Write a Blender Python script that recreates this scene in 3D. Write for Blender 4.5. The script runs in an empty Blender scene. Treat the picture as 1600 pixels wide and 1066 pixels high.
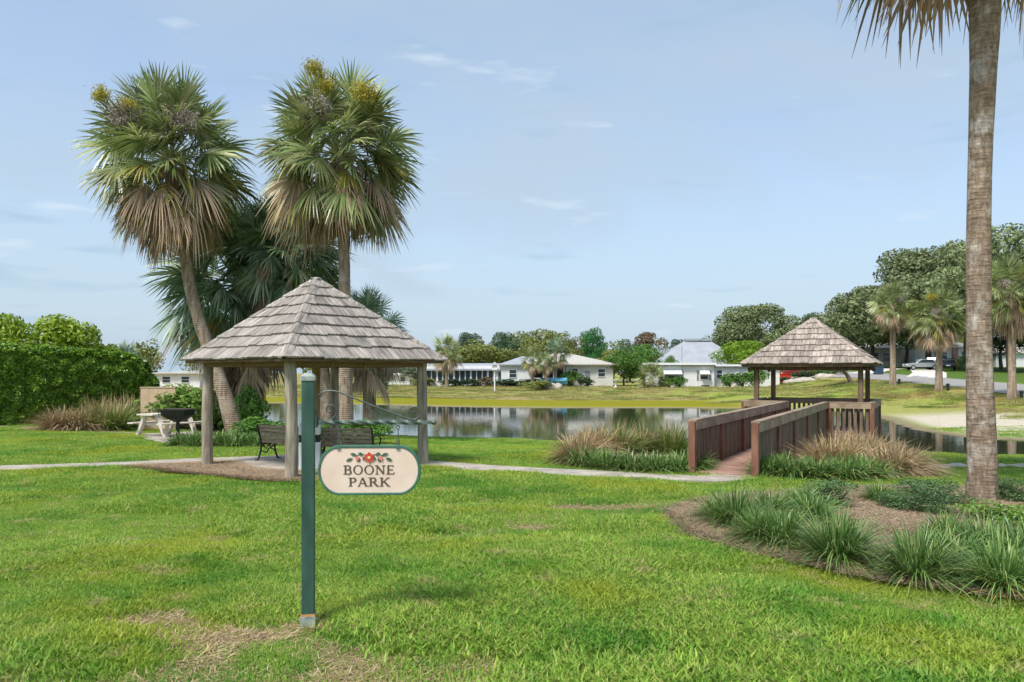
import bpy, math, random
import numpy as np
from mathutils import Vector, Matrix
R = math.radians
random.seed(7)
scene = bpy.context.scene
C = scene.collection

# ------------------------------------------------------------------ camera, sky, sun, exposure
CAM_H = 2.0; F = 1200.0; HOR = 583.0          # eye height, focal length and horizon in photo pixels
cam = bpy.data.cameras.new('camera'); cam_o = bpy.data.objects.new('camera', cam); C.objects.link(cam_o)
cam.sensor_width = 36; cam.lens = 36 * F / 1600; cam.shift_y = 50 / 1600
cam.clip_start = 0.1; cam.clip_end = 6000
cam_o.location = (0, 0, CAM_H); cam_o.rotation_euler = (R(90), 0, 0)
scene.camera = cam_o

SUN_DIR = Vector((-0.46, -0.62, 1.18)).normalized()      # towards the sun
el = math.asin(SUN_DIR.z); az = math.atan2(SUN_DIR.x, SUN_DIR.y)
world = bpy.data.worlds.new('World'); scene.world = world; world.use_nodes = True
nt = world.node_tree; nt.nodes.clear()
def N(t, ty, **kw):
    n = t.nodes.new(ty)
    for k, v in kw.items():
        setattr(n, k, v)
    return n
sky = N(nt, 'ShaderNodeTexSky', sky_type='NISHITA', sun_disc=False)
sky.sun_elevation = el; sky.sun_rotation = az; sky.air_density = 1.0; sky.dust_density = 1.0; sky.ozone_density = 1.3
bg = N(nt, 'ShaderNodeBackground'); bg.inputs[1].default_value = 0.15
out = N(nt, 'ShaderNodeOutputWorld')
tc = N(nt, 'ShaderNodeTexCoord')
# thin veil of high cloud: project the direction on a high plane
sep = N(nt, 'ShaderNodeSeparateXYZ'); nt.links.new(tc.outputs['Generated'], sep.inputs[0])
zc = N(nt, 'ShaderNodeMath', operation='MAXIMUM'); nt.links.new(sep.outputs[2], zc.inputs[0]); zc.inputs[1].default_value = 0.0
za = N(nt, 'ShaderNodeMath', operation='ADD'); nt.links.new(zc.outputs[0], za.inputs[0]); za.inputs[1].default_value = 0.16
dx = N(nt, 'ShaderNodeMath', operation='DIVIDE'); nt.links.new(sep.outputs[0], dx.inputs[0]); nt.links.new(za.outputs[0], dx.inputs[1])
dy = N(nt, 'ShaderNodeMath', operation='DIVIDE'); nt.links.new(sep.outputs[1], dy.inputs[0]); nt.links.new(za.outputs[0], dy.inputs[1])
cmb = N(nt, 'ShaderNodeCombineXYZ'); nt.links.new(dx.outputs[0], cmb.inputs[0]); nt.links.new(dy.outputs[0], cmb.inputs[1])
n1 = N(nt, 'ShaderNodeTexNoise'); nt.links.new(cmb.outputs[0], n1.inputs['Vector'])
n1.inputs['Scale'].default_value = 0.55; n1.inputs['Detail'].default_value = 4; n1.inputs['Roughness'].default_value = 0.55; n1.inputs['Distortion'].default_value = 0.5
r1 = N(nt, 'ShaderNodeMapRange'); nt.links.new(n1.outputs[0], r1.inputs[0])
r1.inputs[1].default_value = 0.38; r1.inputs[2].default_value = 0.64; r1.inputs[3].default_value = 0.38; r1.inputs[4].default_value = 1.0
hzv = N(nt, 'ShaderNodeMath', operation='MULTIPLY_ADD'); nt.links.new(zc.outputs[0], hzv.inputs[0]); hzv.inputs[1].default_value = -2.0; hzv.inputs[2].default_value = 1.0     # the veil thickens towards the horizon
fmx = N(nt, 'ShaderNodeMath', operation='MAXIMUM'); nt.links.new(r1.outputs[0], fmx.inputs[0]); nt.links.new(hzv.outputs[0], fmx.inputs[1])
m1 = N(nt, 'ShaderNodeMix', data_type='RGBA'); nt.links.new(fmx.outputs[0], m1.inputs[0])
nt.links.new(sky.outputs[0], m1.inputs[6]); m1.inputs[7].default_value = (2.3, 2.85, 3.4, 1)
# small low cumulus
mp = N(nt, 'ShaderNodeMapping'); nt.links.new(tc.outputs['Generated'], mp.inputs[0]); mp.inputs['Scale'].default_value = (7.0, 7.0, 34.0)
n2 = N(nt, 'ShaderNodeTexNoise'); nt.links.new(mp.outputs[0], n2.inputs['Vector']); n2.inputs['Scale'].default_value = 1.0; n2.inputs['Detail'].default_value = 3; n2.inputs['Roughness'].default_value = 0.5
r2 = N(nt, 'ShaderNodeMapRange'); nt.links.new(n2.outputs[0], r2.inputs[0])
r2.inputs[1].default_value = 0.63; r2.inputs[2].default_value = 0.76; r2.inputs[3].default_value = 0; r2.inputs[4].default_value = 0.55
m2 = N(nt, 'ShaderNodeMix', data_type='RGBA'); nt.links.new(r2.outputs[0], m2.inputs[0])
nt.links.new(m1.outputs[2], m2.inputs[6]); m2.inputs[7].default_value = (3.5, 4.0, 4.4, 1)
mp3 = N(nt, 'ShaderNodeMapping'); nt.links.new(tc.outputs['Generated'], mp3.inputs[0]); mp3.inputs['Scale'].default_value = (5.0, 5.0, 30.0); mp3.inputs['Location'].default_value = (3.1, 1.7, 5.2)
n3 = N(nt, 'ShaderNodeTexNoise'); nt.links.new(mp3.outputs[0], n3.inputs['Vector']); n3.inputs['Scale'].default_value = 1.0; n3.inputs['Detail'].default_value = 3
r3 = N(nt, 'ShaderNodeMapRange'); nt.links.new(n3.outputs[0], r3.inputs[0]); r3.inputs[1].default_value = 0.60; r3.inputs[2].default_value = 0.72; r3.inputs[3].default_value = 0; r3.inputs[4].default_value = 0.6
m3 = N(nt, 'ShaderNodeMix', data_type='RGBA'); nt.links.new(r3.outputs[0], m3.inputs[0]); nt.links.new(m2.outputs[2], m3.inputs[6]); m3.inputs[7].default_value = (1.75, 2.5, 3.3, 1)
nt.links.new(m3.outputs[2], bg.inputs[0]); nt.links.new(bg.outputs[0], out.inputs[0])

sun = bpy.data.lights.new('sun', 'SUN'); sun.energy = 2.8; sun.angle = R(13); sun.color = (1.0, 0.95, 0.87)
sun_o = bpy.data.objects.new('sun', sun); C.objects.link(sun_o)
sun_o.rotation_euler = (-SUN_DIR).to_track_quat('-Z', 'Y').to_euler(); sun_o.location = (-30, -25, 60)
vs = scene.view_settings; vs.view_transform = 'Standard'; vs.look = 'None'; vs.gamma = 1.0; vs.use_curve_mapping = False
vs.exposure = 0.6
scene.cycles.max_bounces = 4; scene.cycles.diffuse_bounces = 2; scene.cycles.glossy_bounces = 3; scene.cycles.transmission_bounces = 3; scene.cycles.transparent_max_bounces = 4; scene.cycles.use_light_tree = False; scene.cycles.caustics_reflective = False; scene.cycles.caustics_refractive = False

# ------------------------------------------------------------------ helpers
def lin(h):
    h = h.lstrip('#'); o = []
    for i in (0, 2, 4):
        v = int(h[i:i+2], 16) / 255
        o.append(v / 12.92 if v <= 0.04045 else ((v + 0.055) / 1.055) ** 2.4)
    return (*o, 1)
def new_mat(name):
    m = bpy.data.materials.new(name); m.use_nodes = True
    return m, m.node_tree, m.node_tree.nodes['Principled BSDF']
def mat(name, col, col2=None, rough=0.7, scale=6.0, stretch=(1, 1, 1), bump=0.0, bscale=None, rand=0.0, metal=0.0, spec=0.4, lo=0.35, hi=0.65, detail=6):
    """noise-mottled paint, wood, stone ... with per-piece brightness from Object Info"""
    m, t, b = new_mat(name)
    b.inputs['Roughness'].default_value = rough; b.inputs['Metallic'].default_value = metal
    b.inputs['Specular IOR Level'].default_value = spec
    tcn = N(t, 'ShaderNodeTexCoord'); mpn = N(t, 'ShaderNodeMapping'); mpn.inputs['Scale'].default_value = stretch
    t.links.new(tcn.outputs['Object'], mpn.inputs[0])
    oi = N(t, 'ShaderNodeObjectInfo')
    ad = N(t, 'ShaderNodeVectorMath', operation='ADD'); t.links.new(mpn.outputs[0], ad.inputs[0])
    ml = N(t, 'ShaderNodeMath', operation='MULTIPLY'); t.links.new(oi.outputs['Random'], ml.inputs[0]); ml.inputs[1].default_value = 37.0
    t.links.new(ml.outputs[0], ad.inputs[1])
    nz = N(t, 'ShaderNodeTexNoise'); t.links.new(ad.outputs[0], nz.inputs['Vector']); nz.inputs['Scale'].default_value = scale; nz.inputs['Detail'].default_value = detail
    mr = N(t, 'ShaderNodeMapRange'); t.links.new(nz.outputs[0], mr.inputs[0]); mr.inputs[1].default_value = lo; mr.inputs[2].default_value = hi
    mx = N(t, 'ShaderNodeMix', data_type='RGBA'); t.links.new(mr.outputs[0], mx.inputs[0])
    mx.inputs[6].default_value = lin(col); mx.inputs[7].default_value = lin(col2 or col)
    last = mx.outputs[2]
    if rand:
        hs = N(t, 'ShaderNodeHueSaturation'); mr2 = N(t, 'ShaderNodeMapRange'); t.links.new(oi.outputs['Random'], mr2.inputs[0])
        mr2.inputs[3].default_value = 1 - rand; mr2.inputs[4].default_value = 1 + rand
        t.links.new(mr2.outputs[0], hs.inputs['Value']); t.links.new(last, hs.inputs['Color']); last = hs.outputs[0]
    t.links.new(last, b.inputs['Base Color'])
    if bump:
        bp = N(t, 'ShaderNodeBump'); bp.inputs['Strength'].default_value = bump; bp.inputs['Distance'].default_value = 0.02
        n3 = N(t, 'ShaderNodeTexNoise'); t.links.new(ad.outputs[0], n3.inputs['Vector']); n3.inputs['Scale'].default_value = bscale or scale * 3; n3.inputs['Detail'].default_value = 4
        t.links.new(n3.outputs[0], bp.inputs['Height']); t.links.new(bp.outputs[0], b.inputs['Normal'])
    return m
def leaf_mat(name, cols, rough=0.5, trans=0.25, objrand=0.12, spec=0.35, patch=None):
    """each leaf (mesh island) takes one of the colours; thin, slightly translucent"""
    m, t, b = new_mat(name)
    b.inputs['Roughness'].default_value = rough; b.inputs['Specular IOR Level'].default_value = spec
    g = N(t, 'ShaderNodeNewGeometry'); cr = N(t, 'ShaderNodeValToRGB')
    e = cr.color_ramp.elements
    e[0].position = 0; e[0].color = lin(cols[0]); e[1].position = 1; e[1].color = lin(cols[-1])
    for i, c in enumerate(cols[1:-1]):
        x = e.new((i + 1) / (len(cols) - 1)); x.color = lin(c)
    t.links.new(g.outputs['Random Per Island'], cr.inputs[0])
    oi = N(t, 'ShaderNodeObjectInfo'); hs = N(t, 'ShaderNodeHueSaturation'); mr = N(t, 'ShaderNodeMapRange')
    t.links.new(oi.outputs['Random'], mr.inputs[0]); mr.inputs[3].default_value = 1 - objrand; mr.inputs[4].default_value = 1 + objrand
    t.links.new(mr.outputs[0], hs.inputs['Value']); t.links.new(cr.outputs[0], hs.inputs['Color'])
    last = hs.outputs[0]
    if patch:      # real colour differences between patches of the plants, by place
        for col, sc, lo, hi, mxv in patch:
            nz = N(t, 'ShaderNodeTexNoise'); nz.inputs['Scale'].default_value = sc; nz.inputs['Detail'].default_value = 3
            t.links.new(g.outputs['Position'], nz.inputs['Vector'])
            r = N(t, 'ShaderNodeMapRange'); t.links.new(nz.outputs[0], r.inputs[0]); r.inputs[1].default_value = lo; r.inputs[2].default_value = hi; r.inputs[4].default_value = mxv
            mx = N(t, 'ShaderNodeMix', data_type='RGBA'); t.links.new(r.outputs[0], mx.inputs[0]); t.links.new(last, mx.inputs[6]); mx.inputs[7].default_value = lin(col)
            last = mx.outputs[2]
    t.links.new(last, b.inputs['Base Color'])
    tr = N(t, 'ShaderNodeBsdfTranslucent'); t.links.new(last, tr.inputs[0])
    ms = N(t, 'ShaderNodeMixShader'); ms.inputs[0].default_value = trans
    t.links.new(b.outputs[0], ms.inputs[1]); t.links.new(tr.outputs[0], ms.inputs[2])
    t.links.new(ms.outputs[0], t.nodes['Material Output'].inputs[0])
    return m
def mesh_obj(name, verts, faces, material, parent=None, smooth=False, loc=None):
    me = bpy.data.meshes.new(name)
    if isinstance(verts, np.ndarray) and isinstance(faces, np.ndarray):
        nv, nf, k = len(verts), len(faces), faces.shape[1]
        me.vertices.add(nv); me.vertices.foreach_set('co', verts.astype(np.float32).ravel())
        me.loops.add(nf * k); me.loops.foreach_set('vertex_index', faces.astype(np.int32).ravel())
        me.polygons.add(nf); me.polygons.foreach_set('loop_start', np.arange(0, nf * k, k, dtype=np.int32))
        me.update(calc_edges=True)
    else:
        me.from_pydata([tuple(v) for v in verts], [], [tuple(f) for f in faces]); me.update()
    if smooth:
        me.polygons.foreach_set('use_smooth', np.ones(len(me.polygons), bool))
    if material: me.materials.append(material)
    o = bpy.data.objects.new(name, me); C.objects.link(o)
    if parent: o.parent = parent
    if loc: o.location = loc
    return o
class MB:
    def __init__(s): s.v = []; s.f = []
    def add(s, v, f):
        b = len(s.v); s.v += [tuple(p) for p in v]; s.f += [tuple(i + b for i in q) for q in f]; return s
    def box(s, c, size, rz=0, M=None):
        hx, hy, hz = size[0] / 2, size[1] / 2, size[2] / 2
        pts = [Vector((x, y, z)) for z in (-hz, hz) for x, y in ((-hx, -hy), (hx, -hy), (hx, hy), (-hx, hy))]
        m = M or Matrix.Rotation(rz, 3, 'Z')
        return s.add([m @ p + Vector(c) for p in pts], [(3, 2, 1, 0), (4, 5, 6, 7), (0, 1, 5, 4), (1, 2, 6, 5), (2, 3, 7, 6), (3, 0, 4, 7)])
    def bar(s, p0, p1, w, h, up=(0, 0, 1)):
        """box beam from p0 to p1, w sideways, h along up"""
        p0 = Vector(p0); p1 = Vector(p1); d = (p1 - p0).normalized(); u = Vector(up)
        sd = d.cross(u).normalized(); u = sd.cross(d).normalized()
        v = []
        for p in (p0, p1):
            for a, b in ((-1, -1), (1, -1), (1, 1), (-1, 1)): v.append(p + sd * a * w / 2 + u * b * h / 2)
        return s.add(v, [(3, 2, 1, 0), (4, 5, 6, 7), (0, 1, 5, 4), (1, 2, 6, 5), (2, 3, 7, 6), (3, 0, 4, 7)])
    def tube(s, pts, rad, n=8, cap=True):
        pts = [Vector(p) for p in pts]
        if not hasattr(rad, '__len__'): rad = [rad] * len(pts)
        b = len(s.v); prev = None
        for i, p in enumerate(pts):
            d = (pts[min(i + 1, len(pts) - 1)] - pts[max(i - 1, 0)]).normalized()
            if prev is None:
                a = d.orthogonal().normalized()
            else:
                a = (prev - d * prev.dot(d)).normalized()
            prev = a; bb = d.cross(a)
            for k in range(n):
                t = 2 * math.pi * k / n
                s.v.append(tuple(p + (a * math.cos(t) + bb * math.sin(t)) * rad[i]))
        for i in range(len(pts) - 1):
            for k in range(n):
                k2 = (k + 1) % n
                s.f.append((b + i * n + k, b + i * n + k2, b + (i + 1) * n + k2, b + (i + 1) * n + k))
        if cap:
            s.f.append(tuple(b + k for k in reversed(range(n)))); s.f.append(tuple(b + (len(pts) - 1) * n + k for k in range(n)))
        return s
    def lathe(s, prof, n=16, c=(0, 0, 0)):
        b = len(s.v)
        for r, z in prof:
            for k in range(n):
                t = 2 * math.pi * k / n; s.v.append((c[0] + r * math.cos(t), c[1] + r * math.sin(t), c[2] + z))
        for i in range(len(prof) - 1):
            for k in range(n):
                k2 = (k + 1) % n; s.f.append((b + i * n + k, b + i * n + k2, b + (i + 1) * n + k2, b + (i + 1) * n + k))
        s.f.append(tuple(b + k for k in reversed(range(n)))); s.f.append(tuple(b + (len(prof) - 1) * n + k for k in range(n)))
        return s
    def prism(s, poly, axis_vec, origin=(0, 0, 0), ex=(1, 0, 0), ey=(0, 0, 1)):
        """2-D polygon in the ex/ey plane pushed along axis_vec"""
        o = Vector(origin); ex = Vector(ex); ey = Vector(ey); ax = Vector(axis_vec); n = len(poly)
        v = [o + ex * x + ey * y for x, y in poly]; v2 = [p + ax for p in v]
        return s.add(v + v2, [tuple(reversed(range(n))), tuple(range(n, 2 * n))] + [(i, (i + 1) % n, n + (i + 1) % n, n + i) for i in range(n)])
    def build(s, name, m, parent=None, smooth=False, loc=None):
        o = mesh_obj(name, s.v, s.f, m, parent, False, loc)
        if smooth:
            me = o.data
            me.polygons.foreach_set('use_smooth', [len(p.vertices) <= 4 for p in me.polygons])
            me.set_sharp_from_angle(angle=R(40))
        return o
def bevel(o, w=0.006, seg=1):
    md = o.modifiers.new('bevel', 'BEVEL'); md.width = w; md.segments = seg; md.limit_method = 'ANGLE'; return o
def tag(o, label, cat, group=None, kind=None):
    if label: o['label'] = label
    if cat: o['category'] = cat
    if group: o['group'] = group
    if kind: o['kind'] = kind
    return o
def thing(name, label, cat, loc=(0, 0, 0), rz=0, group=None):
    o = bpy.data.objects.new(name, None); C.objects.link(o); o.empty_display_size = 0.2
    o.location = loc; o.rotation_euler = (0, 0, rz); return tag(o, label, cat, group)
def struct(o):
    o['kind'] = 'structure'; return o

# value noise for laying out the ground
def vnoise(x, y, seed=0):
    x = np.asarray(x, float); y = np.asarray(y, float)
    xi = np.floor(x); yi = np.floor(y); fx = x - xi; fy = y - yi
    fx = fx * fx * (3 - 2 * fx); fy = fy * fy * (3 - 2 * fy)
    def h(a, b):
        s = np.sin(a * 127.1 + b * 311.7 + seed * 74.7) * 43758.5453; return s - np.floor(s)
    return (h(xi, yi) * (1 - fx) + h(xi + 1, yi) * fx) * (1 - fy) + (h(xi, yi + 1) * (1 - fx) + h(xi + 1, yi + 1) * fx) * fy
def fbm(x, y, seed=0, o=4):
    r = 0; a = 0.5; t = 0
    for i in range(o):
        r = r + a * vnoise(np.asarray(x) * 2 ** i, np.asarray(y) * 2 ** i, seed + i); t += a; a *= 0.5
    return r / t
def smooth01(a, b, x):
    t = np.clip((np.asarray(x, float) - a) / (b - a), 0, 1); return t * t * (3 - 2 * t)
def in_poly(x, y, poly):
    x = np.asarray(x, float); y = np.asarray(y, float); r = np.zeros(x.shape, bool); n = len(poly)
    for i in range(n):
        x0, y0 = poly[i]; x1, y1 = poly[(i + 1) % n]
        if y0 == y1: continue
        c = ((y0 > y) != (y1 > y)) & (x < (x1 - x0) * (y - y0) / (y1 - y0) + x0); r ^= c
    return r
def dist_poly(x, y, poly, closed=True):
    x = np.asarray(x, float); y = np.asarray(y, float); d = np.full(x.shape, 1e9); n = len(poly)
    for i in range(n if closed else n - 1):
        x0, y0 = poly[i]; x1, y1 = poly[(i + 1) % n]; ex, ey = x1 - x0, y1 - y0
        t = np.clip(((x - x0) * ex + (y - y0) * ey) / (ex * ex + ey * ey + 1e-12), 0, 1)
        d = np.minimum(d, np.hypot(x - x0 - t * ex, y - y0 - t * ey))
    return d
def chaikin(p, n=2, closed=True):
    for _ in range(n):
        q = []
        m = len(p)
        rng = range(m) if closed else range(m - 1)
        if not closed: q.append(p[0])
        for i in rng:
            a, b = p[i], p[(i + 1) % m]
            q.append((a[0] * .75 + b[0] * .25, a[1] * .75 + b[1] * .25)); q.append((a[0] * .25 + b[0] * .75, a[1] * .25 + b[1] * .75))
        if not closed: q.append(p[-1])
        p = q
    return p

# ------------------------------------------------------------------ terrain
WATER = -0.45
LAKE = chaikin([(-30, 58), (-20, 46), (-12, 36.5), (-9, 31.5), (-5, 29.4), (1.0, 27.6), (5, 27), (9, 24.6), (13, 22.9), (17, 22.9), (22, 24.6), (19, 27.6), (16.6, 29.5), (18, 36), (20.5, 43), (20, 50),
                (15, 53.5), (2, 53.2), (-6, 56), (-12, 60), (-28, 64)], 2)
ROAD_C = [(36, 20), (36, 40), (36.5, 50), (37.2, 60), (38.5, 72), (40, 85), (39.5, 98), (36, 112), (28, 128), (10, 140)]
ROAD_C = chaikin(ROAD_C, 2, False)
def road_z(y): return np.clip(0.35 + (np.asarray(y, float) - 40) * 0.031, 0.1, 3.0)
def height(x, y):
    x = np.asarray(x, float); y = np.asarray(y, float)
    d = dist_poly(x, y, LAKE); ins = in_poly(x, y, LAKE)
    base = 0.35 * smooth01(60, 90, y) + 0.5 * smooth01(100, 160, y)
    lo = 16 + (y - 40) * 0.25
    base = base + (road_z(y) - base) * smooth01(0, 1, (x - lo) / 12.0) * smooth01(24, 40, y)
    far = np.interp(d, [0, 2.5, 11.5, 37], [WATER + .02, WATER + 0.06, -0.3, 0.35])
    near = np.interp(d, [0, 1.2, 10.5], [WATER + .02, WATER + 0.1, 0.0])
    rgt = np.interp(d, [0, 4, 9, 16], [WATER + .02, -0.28, -0.02, 0.75])
    wf = smooth01(34, 46, y); wr = smooth01(15, 20, x) * smooth01(24, 30, y)
    bank = near * (1 - wf) + far * wf; bank = bank * (1 - wr) + rgt * wr
    reach = 10.5 * (1 - wf) + 37 * wf; reach = reach * (1 - wr) + 16 * wr
    k = smooth01(0.55, 1.0, d / reach)
    z = bank * (1 - k) + base * k
    z = np.where(ins, WATER - 0.03 - np.minimum(d * 0.12, 1.2), z)
    z = z + np.where(ins, 0, (fbm(x * 0.5, y * 0.5, 3, 3) - 0.5) * 0.05 * np.clip(d / 6, 0, 1))
    return z
def hz(x, y): return float(height(np.array([x]), np.array([y]))[0])
_ys = np.concatenate([np.arange(4, 40, 0.05), np.arange(40, 260, 0.25)])
def gp(px, py):
    """where the sight line through a photo pixel meets the ground"""
    xs = (px - 800) / F * _ys; z = height(xs, _ys); pj = HOR + (CAM_H - z) * F / _ys
    i = np.nonzero(pj <= py)[0]; i = i[0] if len(i) else len(_ys) - 1
    return Vector((xs[i], _ys[i], z[i]))
def gy(px, Y):
    X = (px - 800) / F * Y; return Vector((X, Y, hz(X, Y)))
def zat(py, Y): return CAM_H + (HOR - py) * Y / F
def xat(px, Y): return (px - 800) / F * Y

def P(pts): return [(xat(px, 2.0 * F / (py - HOR)), 2.0 * F / (py - HOR)) for px, py in pts]      # flat near lawn only
BED_R = chaikin(P([(1052, 812), (1075, 795), (1130, 782), (1230, 774), (1330, 768), (1480, 766), (1700, 766), (1900, 770), (1900, 985), (1700, 955), (1600, 938), (1530, 927), (1420, 912), (1300, 893), (1180, 865), (1085, 838)]), 2)
BED_L = chaikin(P([(185, 729), (240, 725), (325, 726), (385, 729), (445, 736), (490, 741), (510, 752), (470, 757), (420, 754), (340, 746), (250, 736)]), 2)
BED_BL = chaikin(P([(868, 715), (900, 703), (990, 701), (1090, 701), (1092, 741), (1040, 741), (960, 735), (890, 725)]), 2)
BED_BR = chaikin(P([(1170, 749), (1185, 712), (1300, 700), (1420, 712), (1440, 738), (1400, 748), (1300, 751)]), 2)
BED_G = chaikin([(-25, 28.8), (-19, 28.8), (-13, 28.6), (-12.0, 27.0), (-16, 26.8), (-25, 27.6)], 2)
PATH_C = chaikin([(-14, 15.2), (-10.5, 15.85), (-8.0, 16.7), (-6.2, 17.6), (-4.2, 17.7), (-2.4, 16.9), (-1.2, 16.3), (0.2, 15.7), (1.4, 15.1), (2.4, 14.7), (3.2, 14.3), (3.9, 14.25), (4.35, 14.8)], 2, False)
SLAB = [(-4.0 + 2.0 * math.cos(t), 16.95 + 1.75 * math.sin(t)) for t in np.linspace(0, 2 * math.pi, 36)[:-1]]
PAD = [gp(198, 681).xy, gp(262, 694).xy, gp(335, 690).xy, gp(300, 674).xy]
PAD = [tuple(p) for p in PAD]
def ribbon(line, w):
    l, r = [], []
    for i, p in enumerate(line):
        a = line[max(i - 1, 0)]; b = line[min(i + 1, len(line) - 1)]; d = Vector((b[0] - a[0], b[1] - a[1])).normalized()
        l.append((p[0] - d.y * w / 2, p[1] + d.x * w / 2)); r.append((p[0] + d.y * w / 2, p[1] - d.x * w / 2))
    return l, r

# bare, thin and lush places in the lawn
def bare_mask(x, y):
    n = fbm(x * 1.9, y * 2.6, 14, 4)
    front = smooth01(6.7, 5.5, y) * smooth01(4.5, -1.5, x)
    front = np.maximum(front, 0.8 * smooth01(6.2, 5.2, y))
    n = n + (fbm(x * 6, y * 6, 17, 3) - .5) * .35
    b = smooth01(0.60, 0.84, n + front * 0.37) * smooth01(.02, .25, front)
    for (cx, cy, rx, ry) in ((-0.95, 9.4, .85, .32), (0.25, 9.8, .45, .28), (-2.8, 6.2, .55, .35), (-0.9, 8.35, .4, .2), (1.2, 11.4, .9, .25), (-1.6, 6.06, .3, .2)):
        b = np.maximum(b, smooth01(1.25, 0.5, np.hypot((x - cx) / rx, (y - cy) / ry) + (fbm(x * 3, y * 3, 5, 3) - .5) * 1.1) * .9)
    return np.clip(b, 0, 1)

def axis_lines(segs):
    o = []
    for a, b, st in segs: o += list(np.arange(a, b, st))
    return np.array(o + [segs[-1][1]])
gx = axis_lines([(-2500, -400, 300), (-400, -80, 16), (-80, -30, 2.0), (-30, -14, 0.6), (-14, 14, 0.2), (14, 30, 0.5), (30, 60, 1.2), (60, 120, 4), (120, 400, 20), (400, 2500, 300)])
gyl = axis_lines([(-40, 2, 6), (2, 4, 0.5), (4, 20, 0.2), (20, 34, 0.35), (34, 70, 0.6), (70, 130, 1.5), (130, 300, 8), (300, 3000, 250)])
X, Y = np.meshgrid(gx, gyl); xf = X.ravel(); yf = Y.ravel(); Z = height(xf, yf)
nx, ny = len(gx), len(gyl)
idx = np.arange(nx * ny).reshape(ny, nx)
fc = np.stack([idx[:-1, :-1].ravel(), idx[:-1, 1:].ravel(), idx[1:, 1:].ravel(), idx[1:, :-1].ravel()], 1)

def rgb(h): return np.array(lin(h)[:3])
d = dist_poly(xf, yf, LAKE); ins = in_poly(xf, yf, LAKE)
n_a = fbm(xf * .35, yf * .35, 21); n_b = fbm(xf * 1.3, yf * 1.3, 31); n_c = fbm(xf * .08, yf * .5, 41)
col = np.zeros((len(xf), 3)) + rgb('#718a34')
def mixc(c, k): 
    global col
    k = np.clip(k, 0, 1)[:, None]; col = col * (1 - k) + rgb(c) * k
mixc('#8a9a40', smooth01(.45, .65, n_a))
bm_ = bare_mask(xf, yf); mixc('#a58c72', bm_ * (yf < 14))
farw = smooth01(33, 44, yf)
mixc('#999a54', farw); mixc('#9a8a5c', farw * smooth01(.42, .62, n_c) * smooth01(11, 14, d)); mixc('#a08c66', farw * smooth01(17, 13, d) * smooth01(10.5, 12.5, d) * .9)
# strip of yellow-green water weed and wet grass along the shore
strip = smooth01(11.8, 10.6, d + (n_b - .5) * 1.6) * smooth01(1.0, 1.9, d) * smooth01(30, 44, yf) * smooth01(20, 15, xf)
mixc('#85821c', strip)
mixc('#8fae26', smooth01(6.5, 2.5, d) * (1 - farw) * .8 * (~ins))
rs = smooth01(15, 18, xf) * smooth01(26, 30, yf)
mixc('#8d9a44', rs * smooth01(7, 10, d)); mixc('#a3955c', rs * smooth01(7, 10, d) * smooth01(.45, .68, fbm(xf * .3, yf * .6, 51)))
sand = rs * smooth01(.5, 1.6, d) * smooth01(8.5, 6.2, d + (n_b - .5) * 4) * smooth01(46, 40, yf)
mixc('#c6bba8', sand)
mixc('#8a7f63', smooth01(1.3, 0.5, d) * (~ins)); mixc('#4a4534', ins.astype(float))
mixc('#566f30', smooth01(41, 44, xf) * smooth01(20, 60, yf) * smooth01(170, 120, yf))  # olive grass beyond the road, its colour darkened for shade under the oaks

m_ground, t, b = new_mat('lawn_ground')
b.inputs['Roughness'].default_value = 0.95; b.inputs['Specular IOR Level'].default_value = 0.1
at = N(t, 'ShaderNodeAttribute', attribute_name='ground'); g = N(t, 'ShaderNodeNewGeometry')
nz = N(t, 'ShaderNodeTexNoise'); nz.inputs['Scale'].default_value = 9.0; nz.inputs['Detail'].default_value = 8; nz.inputs['Roughness'].default_value = 0.7
t.links.new(g.outputs['Position'], nz.inputs['Vector'])
mr = N(t, 'ShaderNodeMapRange'); t.links.new(nz.outputs[0], mr.inputs[0]); mr.inputs[1].default_value = .3; mr.inputs[2].default_value = .7; mr.inputs[3].default_value = .6; mr.inputs[4].default_value = 1.35
nz2 = N(t, 'ShaderNodeTexNoise'); nz2.inputs['Scale'].default_value = 0.9; nz2.inputs['Detail'].default_value = 5
t.links.new(g.outputs['Position'], nz2.inputs['Vector'])
hs = N(t, 'ShaderNodeHueSaturation'); t.links.new(at.outputs['Color'], hs.inputs['Color']); t.links.new(mr.outputs[0], hs.inputs['Value'])
mr3 = N(t, 'ShaderNodeMapRange'); t.links.new(nz2.outputs[0], mr3.inputs[0]); mr3.inputs[1].default_value = .3; mr3.inputs[2].default_value = .7; mr3.inputs[3].default_value = .485; mr3.inputs[4].default_value = .515
t.links.new(mr3.outputs[0], hs.inputs['Hue']); t.links.new(hs.outputs[0], b.inputs['Base Color'])
bp = N(t, 'ShaderNodeBump'); bp.inputs['Strength'].default_value = .6; bp.inputs['Distance'].default_value = .05; t.links.new(nz.outputs[0], bp.inputs['Height']); t.links.new(bp.outputs[0], b.inputs['Normal'])
ground = struct(mesh_obj('ground', np.stack([xf, yf, Z], 1), fc, m_ground, smooth=True))
ca = ground.data.color_attributes.new('ground', 'FLOAT_COLOR', 'POINT')
ca.data.foreach_set('color', np.concatenate([col, np.ones((len(col), 1))], 1).astype(np.float32).ravel())
ground['label'] = 'patchy green lawn and lake banks'

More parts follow.
